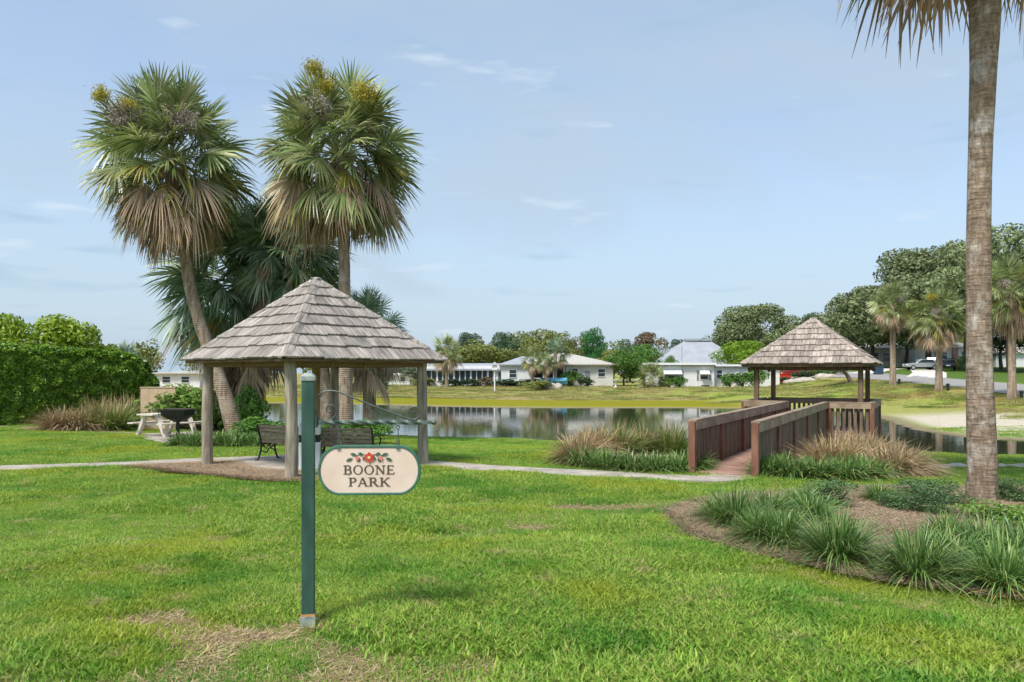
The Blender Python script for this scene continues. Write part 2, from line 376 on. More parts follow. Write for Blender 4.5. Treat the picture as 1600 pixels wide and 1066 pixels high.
# water
m_water, t, b = new_mat('pond_water')
b.inputs['Base Color'].default_value = lin('#3c4030'); b.inputs['Roughness'].default_value = 0.03; b.inputs['IOR'].default_value = 1.33; b.inputs['Specular IOR Level'].default_value = 1.0
g = N(t, 'ShaderNodeNewGeometry'); mp = N(t, 'ShaderNodeMapping'); mp.inputs['Scale'].default_value = (0.7, 2.2, 1); t.links.new(g.outputs['Position'], mp.inputs[0])
nz = N(t, 'ShaderNodeTexNoise'); nz.inputs['Scale'].default_value = 1.6; nz.inputs['Detail'].default_value = 3; t.links.new(mp.outputs[0], nz.inputs['Vector'])
bp = N(t, 'ShaderNodeBump'); bp.inputs['Strength'].default_value = 0.05; bp.inputs['Distance'].default_value = 0.05; t.links.new(nz.outputs[0], bp.inputs['Height']); t.links.new(bp.outputs[0], b.inputs['Normal'])
lake = struct(mesh_obj('lake_water', [(-70, 20, WATER), (26, 20, WATER), (26, 68, WATER), (-70, 68, WATER)], [(0, 1, 2, 3)], m_water))
lake['label'] = 'still pond reflecting the white houses'

def sheet(name, poly, z_off, m, thick=0.0, step=0.35):
    """a sheet that follows the ground inside a polygon, with soft edge"""
    xs = [p[0] for p in poly]; ys = [p[1] for p in poly]
    import mathutils
    pts = [Vector(p) for p in poly]; n = len(pts)
    ax = np.arange(min(xs), max(xs), step); ay = np.arange(min(ys), max(ys), step)
    GX, GY = np.meshgrid(ax, ay); GX = GX.ravel(); GY = GY.ravel()
    k = in_poly(GX, GY, poly) & (dist_poly(GX, GY, poly) > step * .4)
    pts += [Vector((a, b_)) for a, b_ in zip(GX[k], GY[k])]
    r = mathutils.geometry.delaunay_2d_cdt(pts, [(i, (i + 1) % n) for i in range(n)], [list(range(n))], 1, 1e-5)
    vx = np.array([p.x for p in r[0]]); vy = np.array([p.y for p in r[0]])
    dd = dist_poly(vx, vy, poly)
    vz = height(vx, vy) + z_off * (np.clip(dd / 0.12, 0.0, 1) if not thick else 1) + (0 if thick else -0.004)
    if not thick: vz = vz + np.clip(dd / .2, 0, 1) * (fbm(vx * 2, vy * 2, 8) - .3) * .05
    v = [(a, b_, c) for a, b_, c in zip(vx, vy, vz)]; f = list(r[2])
    if thick:
        b0 = len(v); inv = {}
        for i, p in enumerate(poly):
            v.append((p[0], p[1], hz(*p) + z_off)); v.append((p[0], p[1], hz(*p) - thick))
        for i in range(n):
            j = (i + 1) % n; f.append((b0 + 2 * i, b0 + 2 * i + 1, b0 + 2 * j + 1, b0 + 2 * j))
    return mesh_obj(name, v, f, m, smooth=not thick)
m_conc = mat('concrete', '#9a9186', '#bdb4a8', rough=.9, scale=2.5, bump=.25, bscale=40)
m_mulch = mat('mulch', '#9c8872', '#c9b79f', rough=1, scale=26, bump=1.0, bscale=60, stretch=(1, 1.6, 1), lo=.3, hi=.7, spec=.1)
m_asph = mat('asphalt', '#8f8b88', '#a09b97', rough=.95, scale=1.2, bump=.2, bscale=60)
l, r_ = ribbon(PATH_C, .86)
path = struct(sheet('footpath', l + r_[::-1], 0.045, m_conc, 0.1, .5))
slab = struct(sheet('pavilion_floor', SLAB, 0.06, m_conc, 0.1, .5)); PADO = struct(sheet('picnic_pad', PAD, 0.03, m_conc, .1, .6))
for nm, bd in (('mulch_bed', BED_R), ('mulch_bed', BED_L), ('mulch_bed', BED_BL), ('mulch_bed', BED_BR), ('mulch_bed', BED_G)):
    struct(sheet(nm, bd, 0.025, m_mulch))
def road_sheet(name, line, w, zo, m):
    l, r = ribbon(line, w); v = []; f = []
    K = 6
    for (a, b_) in zip(l, r):
        for k in range(K + 1):
            q = (a[0] + (b_[0] - a[0]) * k / K, a[1] + (b_[1] - a[1]) * k / K); v.append((q[0], q[1], hz(*q) + zo))
    for i in range(len(line) - 1):
        for k in range(K):
            a = i * (K + 1) + k; f.append((a, a + 1, a + K + 2, a + K + 1))
    return struct(mesh_obj(name, v, f, m, smooth=True))
def dense(line, st=2.0):
    o = []
    for a, b_ in zip(line[:-1], line[1:]):
        n = max(1, int(math.hypot(b_[0] - a[0], b_[1] - a[1]) / st))
        o += [(a[0] + (b_[0] - a[0]) * k / n, a[1] + (b_[1] - a[1]) * k / n) for k in range(n)]
    return o + [line[-1]]
road_sheet('road', dense(ROAD_C), 7.6, 0.05, m_asph)
m_drive = mat('driveway_concrete', '#cfc8bf', '#ddd8d0', rough=.9, scale=1.0)
road_sheet('driveway', dense([(41.5, 77), (50, 92), (58, 108)]), 3.6, 0.055, m_drive)
road_sheet('driveway', dense([(41.0, 90), (49, 103), (56, 113)]), 3.0, 0.06, m_drive)
road_sheet('driveway', dense([(40.5, 99), (47, 110), (55, 121)]), 2.0, 0.055, m_drive)
# ------------------------------------------------------------------ pavilions
m_shingle = mat('cedar_shingle', '#7d7670', '#b8afa6', rough=.95, scale=3, stretch=(7, .8, 1), bump=.8, bscale=14, rand=.2, spec=.2)
m_shingle2 = mat('cedar_shingle_brown', '#837870', '#bbaea2', rough=.95, scale=3, stretch=(7, .8, 1), bump=.8, bscale=14, rand=.24, spec=.2)
m_log = mat('weathered_log', '#7d7264', '#b5aa98', rough=.9, scale=3, stretch=(4, 4, .6), bump=.5, bscale=9, rand=.06)
m_beam = mat('roof_beam', '#7a6244', '#94794f', rough=.85, scale=4, stretch=(1, 6, 6), bump=.3, rand=.1)
m_deckroof = mat('roof_sheathing', '#6a5640', '#7d684c', rough=.9, scale=4)
m_brown = mat('brown_stain', '#775141', '#926b57', rough=.75, scale=3, stretch=(3, 3, 1), bump=.25, bscale=20, rand=.1, spec=.3)
m_rail = mat('rail_cap', '#85705e', '#a8947f', rough=.8, scale=2.5, bump=.3, bscale=20, rand=.07)
m_picket = mat('picket_stain', '#66574a', '#857462', rough=.85, scale=3, stretch=(4, 4, .8), bump=.3, bscale=20, rand=.18)
m_plank = mat('deck_plank', '#957062', '#b08c7c', rough=.8, scale=3, bump=.3, bscale=18, rand=.08)
m_darkpost = mat('dark_post', '#5a4738', '#7d6a56', rough=.85, scale=3, stretch=(4, 4, .7), bump=.3, rand=.08)

def shingled_roof(parent, corners, apex, ncourse, sw, m, seed, t=0.021):
    """four sloping faces of separate shingles laid in courses, hip caps over the joints"""
    rng = random.Random(seed)
    roof = MB(); c = [Vector(p) for p in corners]; T = Vector(apex)
    dn = Vector((0, 0, -0.035))
    roof.add([p + dn for p in c] + [T + dn] + [p + dn * 2.2 for p in c] + [T + dn * 2.2],
             [(0, 1, 4), (1, 2, 4), (2, 3, 4), (3, 0, 4), (6, 5, 9), (7, 6, 9), (8, 7, 9), (5, 8, 9)] + [(i, 5 + i, 5 + (i + 1) % 4, (i + 1) % 4) for i in range(4)])
    ro = roof.build('roof', m_deckroof, parent)
    for fi in range(4):
        A, B = c[fi], c[(fi + 1) % 4]; mid = (A + B) / 2
        eu = (B - A).normalized(); up = T - mid; H = up.length; ev = up.normalized(); n = eu.cross(ev).normalized()
        if n.z < 0: n = -n
        W = (B - A).length
        for i in range(ncourse):
            v0 = i / ncourse * H - (0.05 if i == 0 else 0); v1 = min((i + 1.18) / ncourse * H, H * .995)
            w0 = W * (1 - max(v0, 0) / H); w1 = W * (1 - v1 / H)
            u = -w0 / 2 - rng.random() * sw * .5
            while u < w0 / 2 - 0.02:
                wd = sw * rng.uniform(.65, 1.45); a = max(u, -w0 / 2); b_ = min(u + wd - .006, w0 / 2)
                if w0 / 2 - b_ < .07: b_ = w0 / 2
                u = b_ + .006
                if b_ - a < .03: continue
                a1 = min(max(a, -w1 / 2), w1 / 2); b1 = min(max(b_, -w1 / 2), w1 / 2)
                if b1 - a1 < .01: b1 = a1 + .01
                j0 = rng.uniform(-.022, .018); th = t * rng.uniform(.85, 1.3)
                ctr = mid + eu * ((a + b_) / 2) + ev * v0
                def q(uu, vv, hh): return (uu - (a + b_) / 2, vv - v0, hh)
                lift = .012 + t
                vs_ = [q(a, v0 + j0, lift - t), q(b_, v0 + j0, lift - t), q(b1, v1, 0), q(a1, v1, 0),
                       q(a, v0 + j0, lift + th - t * .2), q(b_, v0 + j0, lift + th - t * .2), q(b1, v1, .008), q(a1, v1, .008)]
                o = mesh_obj('shingle', vs_, [(3, 2, 1, 0), (4, 5, 6, 7), (0, 1, 5, 4), (1, 2, 6, 5), (2, 3, 7, 6), (3, 0, 4, 7)], m, ro)
                o.matrix_local = Matrix.Translation(ctr) @ Matrix((eu, ev, n)).transposed().to_4x4()
        # hip from corner A
        Pv, Nx = c[(fi - 1) % 4], B
        eA = (Nx - A).normalized(); eB = (Pv - A).normalized(); hip = T - A
        nA = n; mid2 = (Pv + A) / 2; nB = (A - Pv).normalized().cross((T - mid2).normalized()); nB = nB if nB.z > 0 else -nB
        nm = (nA + nB).normalized()
        nc = ncourse
        for i in range(nc):
            f0 = i / nc - (0.02 if i == 0 else .0); f1 = min((i + 1.12) / nc, 1.0)
            wv = 0.135
            def ring(f, l0, shrink=1):
                p = A + hip * f; return [p + eA * wv * shrink + nA * l0 - hip * 0, p + nm * (l0 + .012), p + eB * wv * shrink + nB * l0]
            # keep the wings inside the faces by sliding them up the hip
            lo = ring(f0, .052); hi_ = ring(f1, .030, .9)
            lo2 = [p - nm * .02 for p in lo]; hi2 = [p - nm * .02 for p in hi_]
            V = lo + hi_ + lo2 + hi2
            o = mesh_obj('hip_cap', V, [(0, 1, 4, 3), (1, 2, 5, 4), (6, 9, 10, 7), (7, 10, 11, 8), (0, 6, 7, 1), (1, 7, 8, 2), (0, 3, 9, 6), (2, 8, 11, 5), (3, 4, 10, 9), (4, 5, 11, 10)], m, ro)
    return ro
def rot2(v, a): return (v[0] * math.cos(a) - v[1] * math.sin(a), v[0] * math.sin(a) + v[1] * math.cos(a))

# --- picnic pavilion on log posts
PC = Vector((-4.2, 16.45, 0)); a0 = R(3)
pav = thing('picnic_pavilion', 'open pavilion on round log posts with grey shingled pyramid roof beside the sign', 'pavilion', PC)
def pc(r, k, z): x, y = rot2((0, -r), a0 + k * math.pi / 2); return Vector((x, y, z))
EZ = 2.29
shingled_roof(pav, [pc(2.74, k, EZ) for k in range(4)], (0, 0, 4.02), 8, .25, m_shingle, 5)
for k in range(4):
    p = pc(2.27, k, 0); zb = hz(PC.x + p.x, PC.y + p.y) - .1
    mb = MB(); pts = []; rd = []
    for i in range(7):
        f = i / 6; pts.append((p.x + math.sin(f * 4 + k) * .012, p.y + math.cos(f * 3 + k) * .012, zb + (EZ - .06 - zb) * f)); rd.append(.118 - .012 * f + .004 * math.sin(f * 9 + k))
    mb.tube(pts, rd, 14).build('post', m_log, pav, True)
mb = MB().tube([(0, 0, 0), (0, 0, 3.85)], .085, 12).build('center_post', mat('centre_post_wood', '#8c7550', '#a48c62', rough=.85, scale=3, stretch=(4, 4, .6), bump=.3), pav, True)
for k in range(4):
    A = pc(2.34, k, EZ - .10); B = pc(2.34, k + 1, EZ - .10)
    MB().bar(A, B, .075, .13).build('beam', m_beam, pav)
    A2 = pc(2.68, k, EZ - .045); B2 = pc(2.68, k + 1, EZ - .045)
    MB().bar(A2, B2, .03, .075).build('fascia', m_deckroof, pav)
    MB().bar(pc(2.5, k, EZ - .03), (0, 0, 3.86), .06, .11).build('hip_rafter', m_beam, pav)
    M_ = (A + B) / 2; D_ = Vector((M_.x, M_.y, 0)).normalized()
    MB().bar(M_ + D_ * .05 + Vector((0, 0, .09)), M_ + D_ * .05 - Vector((0, 0, .14)), .045, .05, up=D_).build('hanger_block', m_beam, pav)
    MB().bar(M_ + Vector((0, 0, .09)), Vector((0, 0, 3.80)), .05, .09).build('rafter', m_beam, pav)

# --- boardwalk with lookout pavilion
U = Vector((.476, .879, 0)).normalized(); V = Vector((U.y, -U.x, 0)); S0 = Vector((4.06, 14.75, 0)); LC = Vector((10.4, 26.5, 0)); DZ = 0.07; HP = 1.95
boardwalk = thing('lookout_boardwalk', 'brown wooden boardwalk with railings leading to a shingle-roofed lookout over the water', 'boardwalk', (0, 0, 0))
Lr = (LC - S0).dot(U) - HP; HW = .60
o = None
pw = .143; i = 0; s = 0
plank = MB().box((0, 0, -.018), (HW * 2 - .02, pw - .008, .036)); pd = None
Mrot = Matrix((V, U, Vector((0, 0, 1)))).transposed().to_4x4()
def put(name, me_or_mb, m, loc, sc=None):
    global _cache
    o = bpy.data.objects.new(name, me_or_mb); C.objects.link(o); o.parent = boardwalk
    o.matrix_local = Matrix.Translation(loc) @ Mrot @ (Matrix.Diagonal((*sc, 1)) if sc else Matrix()); return o
def meshof(mb, name, m):
    me = bpy.data.meshes.new(name); me.from_pydata(mb.v, [], mb.f); me.materials.append(m); me.update(); return me
me_pl = meshof(plank, 'plank', m_plank)
while s < Lr - pw:
    rise = 0
    put('plank', me_pl, None, S0 + U * (s + pw / 2) + Vector((0, 0, DZ))); s += pw
pl2 = meshof(MB().box((0, 0, -.018), (HP * 2, pw - .008, .036)), 'plank', m_plank)
s = -HP
while s < HP - .05:
    put('plank', pl2, None, LC + U * (s + pw / 2) + Vector((0, 0, DZ))); s += pw
# joists and piles under the deck
for sd in (-1, 1):
    MB().bar(S0 + V * sd * (HW - .06) + Vector((0, 0, DZ - .13)), S0 + U * Lr + V * sd * (HW - .06) + Vector((0, 0, DZ - .13)), .045, .19).build('joist', m_picket, boardwalk)
    for e in (-1, 1):
        p = LC + U * e * (HP - .15) + V * sd * (HP - .15); MB().tube([p + Vector((0, 0, -2)), p + Vector((0, 0, DZ - .04))], .1, 10).build('pile', m_darkpost, boardwalk, True)
    for fr in (.45, .7, .95):
        p = S0 + U * Lr * fr + V * sd * (HW - .1); MB().tube([p + Vector((0, 0, -2)), p + Vector((0, 0, DZ - .04))], .08, 10).build('pile', m_darkpost, boardwalk, True)
for e in (-1, 1):
    MB().bar(LC + U * e * (HP - .02) - V * HP + Vector((0, 0, DZ - .13)), LC + U * e * (HP - .02) + V * HP + Vector((0, 0, DZ - .13)), .04, .19).build('rim_joist', m_picket, boardwalk)
RT = 1.09
me_pk = meshof(MB().box((0, 0, 0), (.022, .092, 1.0)), 'picket', m_picket)
me_pkx = meshof(MB().box((0, 0, 0), (.085, .022, 1.0)), 'picket', m_picket)
def rail(A, B, pitch, posts, seed, tight):
    rng = random.Random(seed); A = Vector(A); B = Vector(B); dr = (B - A); L = dr.length; dr.normalize(); al = abs(dr.dot(U)) > .5
    z = Vector((0, 0, 1)); nrm = dr.cross(z)
    MB().bar(A + z * (RT - .02), B + z * (RT - .02), .165, .04).build('cap_rail', m_rail, boardwalk)
    for sg in (-1, 1):
        MB().bar(A + dr * .02 + z * (RT - .125) + nrm * sg * .062, B - dr * .02 + z * (RT - .125) + nrm * sg * .062, .036, .165).build('side_rail', m_rail, boardwalk)
    n = max(1, round(L / posts))
    for k in range(n + 1):
        p = A + dr * (L * k / n); o = put('rail_post', me_post, None, p + z * ((RT - .045 - .25) / 2), (1, 1, RT - .045 + .25))
    s = .1
    top = RT - .215; bot = -.10
    while s < L - .06:
        p = A + dr * s + nrm * (.0); h_ = top - bot + .12 + rng.uniform(-.01, .01)
        put('picket', me_pk if al else me_pkx, None, p + z * (bot + h_ / 2) + nrm * rng.uniform(-.004, .004), (1, 1, h_)); s += pitch * rng.uniform(.97, 1.03)
me_post = meshof(MB().box((0, 0, 0), (.13, .13, 1.0)), 'rail_post', m_brown)
Zd = Vector((0, 0, 0))
E = S0 + U * Lr
rail(S0 - V * HW, E - V * HW, .104, 2.3, 1, True)
rail(S0 + V * HW, E + V * HW, .112, 2.3, 2, True)
cFL, cFR, cRL, cRR = LC - U * HP - V * HP, LC - U * HP + V * HP, LC + U * HP - V * HP, LC + U * HP + V * HP
for q, (A, B) in enumerate(((E - V * HW, cFL), (E + V * HW, cFR), (cFL, cRL), (cFR, cRR), (cRL, cRR))):
    dr = (B - A).normalized()
    e0 = dr * .09 if q < 2 else dr * .12
    rail(A + e0, B - dr * (.0 if q < 2 else .12), .165, 3.9, 10 + q, False)
hp = 1.6; EZ2 = 2.32
for e in (-1, 1):
    for sd in (-1, 1):
        p = LC + U * e * hp + V * sd * hp; put('roof_post', me_post2 if False else meshof(MB().box((0, 0, 0), (.15, .15, 1)), 'roof_post', m_darkpost), None, p + Vector((0, 0, (EZ2 - .1) / 2)), (1, 1, EZ2 - .1))
    for sd in ((V, U), (U, V)):
        pp, qq = sd; off = .0 if pp is V else .003
        MB().bar(LC + qq * e * hp - pp * (hp + .1) + Vector((0, 0, EZ2 - .12 + off)), LC + qq * e * hp + pp * (hp + .1) + Vector((0, 0, EZ2 - .12 + off)), .09, .2).build('roof_beam', m_darkpost, boardwalk)
HE = 2.02
cs = [LC + (-U * e1 - V * e2) * HE + Vector((0, 0, EZ2)) for e1, e2 in ((1, 1), (1, -1), (-1, -1), (-1, 1))]
shingled_roof(boardwalk, cs, LC + Vector((0, 0, 3.88)), 8, .27, m_shingle2, 9)
for k in range(4):
    A, B = cs[k], cs[(k + 1) % 4]; A = LC + (A - LC) * .985; B = LC + (B - LC) * .985
    A.z = B.z = EZ2 - .06
    MB().bar(A, B, .03, .11).build('fascia', m_darkpost, boardwalk)
    MB().bar(LC + (cs[k] - LC) * .9 + Vector((0, 0, -.02 + .12)) - Vector((0, 0, .1)), LC + Vector((0, 0, 3.72)), .06, .12).build('hip_rafter', m_darkpost, boardwalk)

# ------------------------------------------------------------------ sign
m_green = mat('green_paint', '#2a4b42', '#436658', rough=.6, scale=7, bump=.12, bscale=40, rand=0, stretch=(1, 1, .3))
m_cap = mat('worn_cap', '#7d8a86', '#aeb6b2', rough=.6, scale=18, bump=.2)
m_iron = mat('painted_iron', '#3f5049', '#6a7a73', rough=.4, scale=20, metal=.3)
m_scroll = mat('scroll_iron', '#48504b', '#656d67', rough=.5, scale=20, metal=.4)
m_cream = mat('cream_board', '#ddc8b6', '#e6d4c4', rough=.6, scale=5, bump=.05)
m_letter = mat('sign_letters', '#5c5040', '#4d4a3c', rough=.6, scale=30)
SX, SY = -1.612, 6.08; sz0 = hz(SX, SY)
sp = thing('sign_post', 'dark green square sign post with iron scroll bracket in the front lawn', 'sign post', (SX, SY, sz0 - .02))
ht = zat(583, SY) - sz0 + .02
bevel(MB().box((0, 0, (ht - .05) / 2), (.098, .098, ht - .05), R(9)).build('post', m_green, sp), .006, 2)
cp = MB().box((0, 0, ht - .045), (.112, .112, .035), R(9))
rz9 = Matrix.Rotation(R(9), 3, 'Z')
q = [rz9 @ Vector((x * .056, y * .056, ht - .0275)) for x, y in ((-1, -1), (1, -1), (1, 1), (-1, 1))] + [rz9 @ Vector((x * .03, y * .03, ht)) for x, y in ((-1, -1), (1, -1), (1, 1), (-1, 1))]
cp.add(q, [(4, 5, 6, 7), (0, 1, 5, 4), (1, 2, 6, 5), (2, 3, 7, 6), (3, 0, 4, 7)])
bevel(cp.build('post_cap', m_cap, sp), .004, 2)
MB().box((0, 0, .05), (.116, .116, .1), R(9)).build('base_collar', m_cap, sp)
m_fire = mat('rust_straw', '#b5793f', '#d2a46a', rough=.9, scale=30)
MB().box((0.0, 0, .108), (.108, .108, .018), R(9)).build('base_rim', m_fire, sp)
bz = zat(660, SY) - sz0 + .02
x0, x1 = xat(494, SY) - SX, xat(677, SY) - SX
tw = MB(); n = 60; ring = []
vv = []; ff = []
for i in range(n + 1):
    f = i / n; a = f * math.pi * 2 * 2.3 * (1 if f < .93 else .93 / f); s_ = .0155 if f < .95 else .0155 * (1 - (f - .95) * 6)
    for k in range(4):
        t_ = a + k * math.pi / 2; vv.append((x0 + (x1 - x0) * f, s_ * math.cos(t_) * 1.25, bz + s_ * math.sin(t_) * 1.25))
for i in range(n):
    for k in range(4): ff.append((i * 4 + k, i * 4 + (k + 1) % 4, i * 4 + 4 + (k + 1) % 4, i * 4 + 4 + k))
ff += [(3, 2, 1, 0), tuple(n * 4 + k for k in range(4))]
mesh_obj('bracket_bar', vv, ff, m_iron, sp)
MB().tube([(x1 - .012, 0, bz), (x1 + .004, 0, bz), (x1 + .02, 0, bz), (x1 + .028, 0, bz)], [.016, .021, .017, .004], 10).build('bar_finial', m_iron, sp, True)
MB().box((x0 + .004, 0, bz), (.01, .06, .08)).build('mount_plate', m_green, sp)
# scroll work: traced as a flat bar, px -> metres on the sign's own plane
def sg(px, py): return (xat(px, SY) - SX, 0.0, zat(py, SY) - sz0 + .02)
def smooth_curve(pts, n=6):
    o = []
    for i in range(len(pts) - 1):
        p0 = Vector(pts[max(i - 1, 0)]); p1 = Vector(pts[i]); p2 = Vector(pts[i + 1]); p3 = Vector(pts[min(i + 2, len(pts) - 1)])
        for k in range(n):
            t_ = k / n
            o.append(.5 * ((2 * p1) + (p2 - p0) * t_ + (2 * p0 - 5 * p1 + 4 * p2 - p3) * t_ ** 2 + (3 * p1 - p0 - 3 * p2 + p3) * t_ ** 3))
    return o + [Vector(pts[-1])]
sc1 = [sg(*p) for p in ((514, 643), (511, 640), (508, 643), (511, 648), (518, 647), (522, 641), (521, 635), (515, 632), (508, 634), (504, 642), (507, 652))]
sc1 = [sg(*p) for p in ((510, 642), (516, 643), (519, 639), (516, 634), (511, 634), (507, 637))]
spiral = [(513 + 11 * (1 - t_ * .62) * math.cos(t_ * 8.2 + 1.2), 647 - 12 * (1 - t_ * .62) * math.sin(t_ * 8.2 - 1.6)) for t_ in np.linspace(0, 1, 5)]
left = [(494, 641), (496, 648), (501, 654), (508, 657.5), (516, 656.5), (523, 651), (526, 643), (522, 635), (515, 633.5), (510, 638), (512, 643), (517, 643)]
arch = [(495.5, 622), (502, 614), (512, 611), (524, 611.5), (540, 617), (565, 627), (590, 637), (615, 646), (636, 653.5), (648, 655.5), (655, 650), (656, 642), (650, 636), (643, 637), (640, 642), (644, 645), (649, 642)]
for nm, tr in (('scroll', left), ('scroll', arch)):
    MB().tube(smooth_curve([sg(*p) for p in tr]), .0066, 8).build(nm, m_scroll, sp, True)
for hx in (530, 622):
    a, b_ = sg(hx, 664), sg(hx, 672)
    tor = [(a[0] + .012 * math.sin(t_), a[1], (a[2] + b_[2]) / 2 + .016 * math.cos(t_)) for t_ in np.linspace(0, 2 * math.pi, 13)]
    MB().tube(tor, .004, 6, False).build('hanging_eye', m_iron, sp, True)
# hanging board
BXc, BZc = xat(577.5, SY), zat(734.5, SY); bw, bh = .403, .197
sign = thing('hanging_sign', 'cream oval-ended sign board with green rim lettered BOONE PARK hanging from the bracket', 'sign', (BXc, SY, BZc), R(1.5))
def stadium(w, h, a, n=14):
    p = []
    for sx, sy, t0 in ((1, 1, 0), (-1, 1, math.pi / 2), (-1, -1, math.pi), (1, -1, 3 * math.pi / 2)):
        for k in range(n + 1):
            t_ = t0 + math.pi / 2 * k / n; p.append((sx * (w - a) + a * math.cos(t_), h * math.sin(t_)))
    q = [p[0]]
    for x in p[1:]:
        if math.hypot(x[0] - q[-1][0], x[1] - q[-1][1]) > 1e-5: q.append(x)
    return q[:-1] if math.hypot(q[0][0] - q[-1][0], q[0][1] - q[-1][1]) < 1e-5 else q
MB().prism(stadium(bw - .018, bh - .018, .155), (0, .03, 0), (0, -.015, 0)).build('board', m_cream, sign)
rimv = stadium(bw, bh, .168); rimi = stadium(bw - .020, bh - .020, .152); n = len(rimv)
assert len(rimi) == n
vv = [(x, -.022, z) for x, z in rimv] + [(x, -.022, z) for x, z in rimi] + [(x, .022, z) for x, z in rimv] + [(x, .022, z) for x, z in rimi]
ff = []
for i in range(n):
    j = (i + 1) % n; ff += [(i, j, n + j, n + i), (2 * n + j, 2 * n + i, 3 * n + i, 3 * n + j), (j, i, 2 * n + i, 2 * n + j), (n + i, n + j, 3 * n + j, 3 * n + i)]
m_rim = mat('sign_rim_green', '#3a6857', '#4b7a67', rough=.6, scale=14)
bevel(mesh_obj('rim', vv, ff, m_rim, sign), .005, 2)
for hx in (530, 622):
    x = xat(hx, SY) - BXc; z0 = bh - .03; z1 = zat(670, SY) - BZc
    MB().tube([(x, 0, bh - .01), (x, 0, z1)], .004, 8).build('hook_rod', m_iron, sign, True)
    for dxx in (-.011, .011):
        MB().box((x + dxx, -.001, bh + .008), (.004, .02, .07)).build('hook_strap', m_iron, sign)
    MB().box((x, -.024, bh - .018), (.03, .004, .028)).build('hook_plate', m_rim, sign)
class Glyph:
    def __init__(s): s.mb = MB(); s.k = 0
    def quad(s, pts):
        y = -.0185 - s.k * .00025; s.k += 1
        n = len(pts); s.mb.add([(x, y, z) for x, z in pts] + [(x, -.0145, z) for x, z in pts], [tuple(range(n)), ] + [(i, n + i, n + (i + 1) % n, (i + 1) % n) for i in range(n)])
    def line(s, x0, z0, x1, z1, w):
        d = Vector((x1 - x0, z1 - z0)).normalized() * w / 2; s.quad([(x0 - d.y, z0 + d.x), (x0 + d.y, z0 - d.x), (x1 + d.y, z1 - d.x), (x1 - d.y, z1 + d.x)])
    def serif(s, x, z, w, h=.055): s.quad([(x - w / 2, z), (x + w / 2, z), (x + w / 2, z + h), (x - w / 2, z + h)])
    def arc(s, cx, cz, rx, rz, a0, a1, wx, wz, tilt=0, n=22):
        for i in range(n):
            t0 = a0 + (a1 - a0) * i / n; t1 = a0 + (a1 - a0) * (i + 1) / n
            o0 = (cx + rx * math.cos(t0), cz + rz * math.sin(t0)); o1 = (cx + rx * math.cos(t1), cz + rz * math.sin(t1))
            i0 = (cx + (rx - wx) * math.cos(t0 + tilt), cz + (rz - wz) * math.sin(t0 + tilt)); i1 = (cx + (rx - wx) * math.cos(t1 + tilt), cz + (rz - wz) * math.sin(t1 + tilt))
            s.quad([o0, i0, i1, o1]); s.k -= 1
        s.k += 1
hp_ = math.pi / 2
def glyph(ch):
    g = Glyph(); T = .15; t_ = .075
    if ch in 'BPR':
        g.line(.17, 0, .17, 1, T); g.serif(.15, 0, .34); g.serif(.13, .945, .3)
        top = .53 if ch == 'B' else .5
        c = (top + 1) / 2; rz = (1 - top) / 2 + .03
        g.line(.2, .965, .40, .965, .07); g.line(.2, top, .40, top, .07)
        g.arc(.38, c - .0, .27, rz, -hp_, hp_, .14, .07)
        if ch == 'B':
            g.line(.2, .035, .42, .035, .07); g.arc(.40, .27, .31, .295, -hp_, hp_, .15, .07); w = .76
        if ch == 'R': g.line(.40, .5, .72, .03, .15); g.serif(.76, 0, .22)
        w = {'B': .76, 'P': .70, 'R': .88}[ch]
    elif ch == 'O':
        g.arc(.44, .5, .42, .53, 0, 2 * math.pi, .135, .07, 0, 40); w = .9
    elif ch == 'N':
        g.line(.17, 0, .17, 1, .085); g.line(.17, .97, .74, .03, .16); g.line(.74, 0, .74, 1, .085); g.serif(.17, 0, .28); g.serif(.12, .945, .26); g.serif(.74, .945, .28); w = .92
    elif ch == 'E':
        g.line(.17, 0, .17, 1, T); g.line(.12, .965, .62, .965, .075); g.line(.17, .5, .52, .5, .075); g.line(.12, .035, .66, .035, .075)
        g.line(.60, .99, .60, .80, .05); g.line(.52, .58, .52, .42, .045); g.line(.64, .01, .68, .22, .05); g.serif(.13, 0, .24); w = .76
    elif ch == 'A':
        g.line(.40, .99, .12, .02, .075); g.line(.42, .99, .74, .02, .155); g.line(.22, .33, .60, .33, .065); g.serif(.11, 0, .24); g.serif(.75, 0, .28); w = .88
    elif ch == 'K':
        g.line(.17, 0, .17, 1, T); g.line(.24, .42, .66, .97, .08); g.line(.36, .55, .72, .03, .15); g.serif(.15, 0, .32); g.serif(.14, .945, .3); g.serif(.70, .945, .24); g.serif(.75, 0, .26); w = .86
    return g.mb, w
def word(txt, zc, h, width):
    gl = [glyph(c) for c in txt]; tot = sum(g[1] for g in gl) + .06 * (len(txt) - 1); k = width / tot; x = -width / 2
    for mb, w in gl:
        m2 = MB(); m2.v = [(x + vx * k, vy, zc - h / 2 + vz * h) for vx, vy, vz in mb.v]; m2.f = mb.f
        m2.build('letter', m_letter, sign); x += (w + .06) * k
word('BOONE', .004, .070, .405); word('PARK', -.092, .068, .325)
m_red = mat('painted_red', '#b8372c', '#cf5040', rough=.6, scale=30); m_pink = mat('painted_pink', '#cf7a6e', '#d88f80', rough=.6, scale=30)
m_lf = mat('painted_leaf', '#3c5a45', '#54705a', rough=.6, scale=30); m_yel = mat('painted_yellow', '#e8cf8a', '#f0dca6', rough=.6, scale=30)
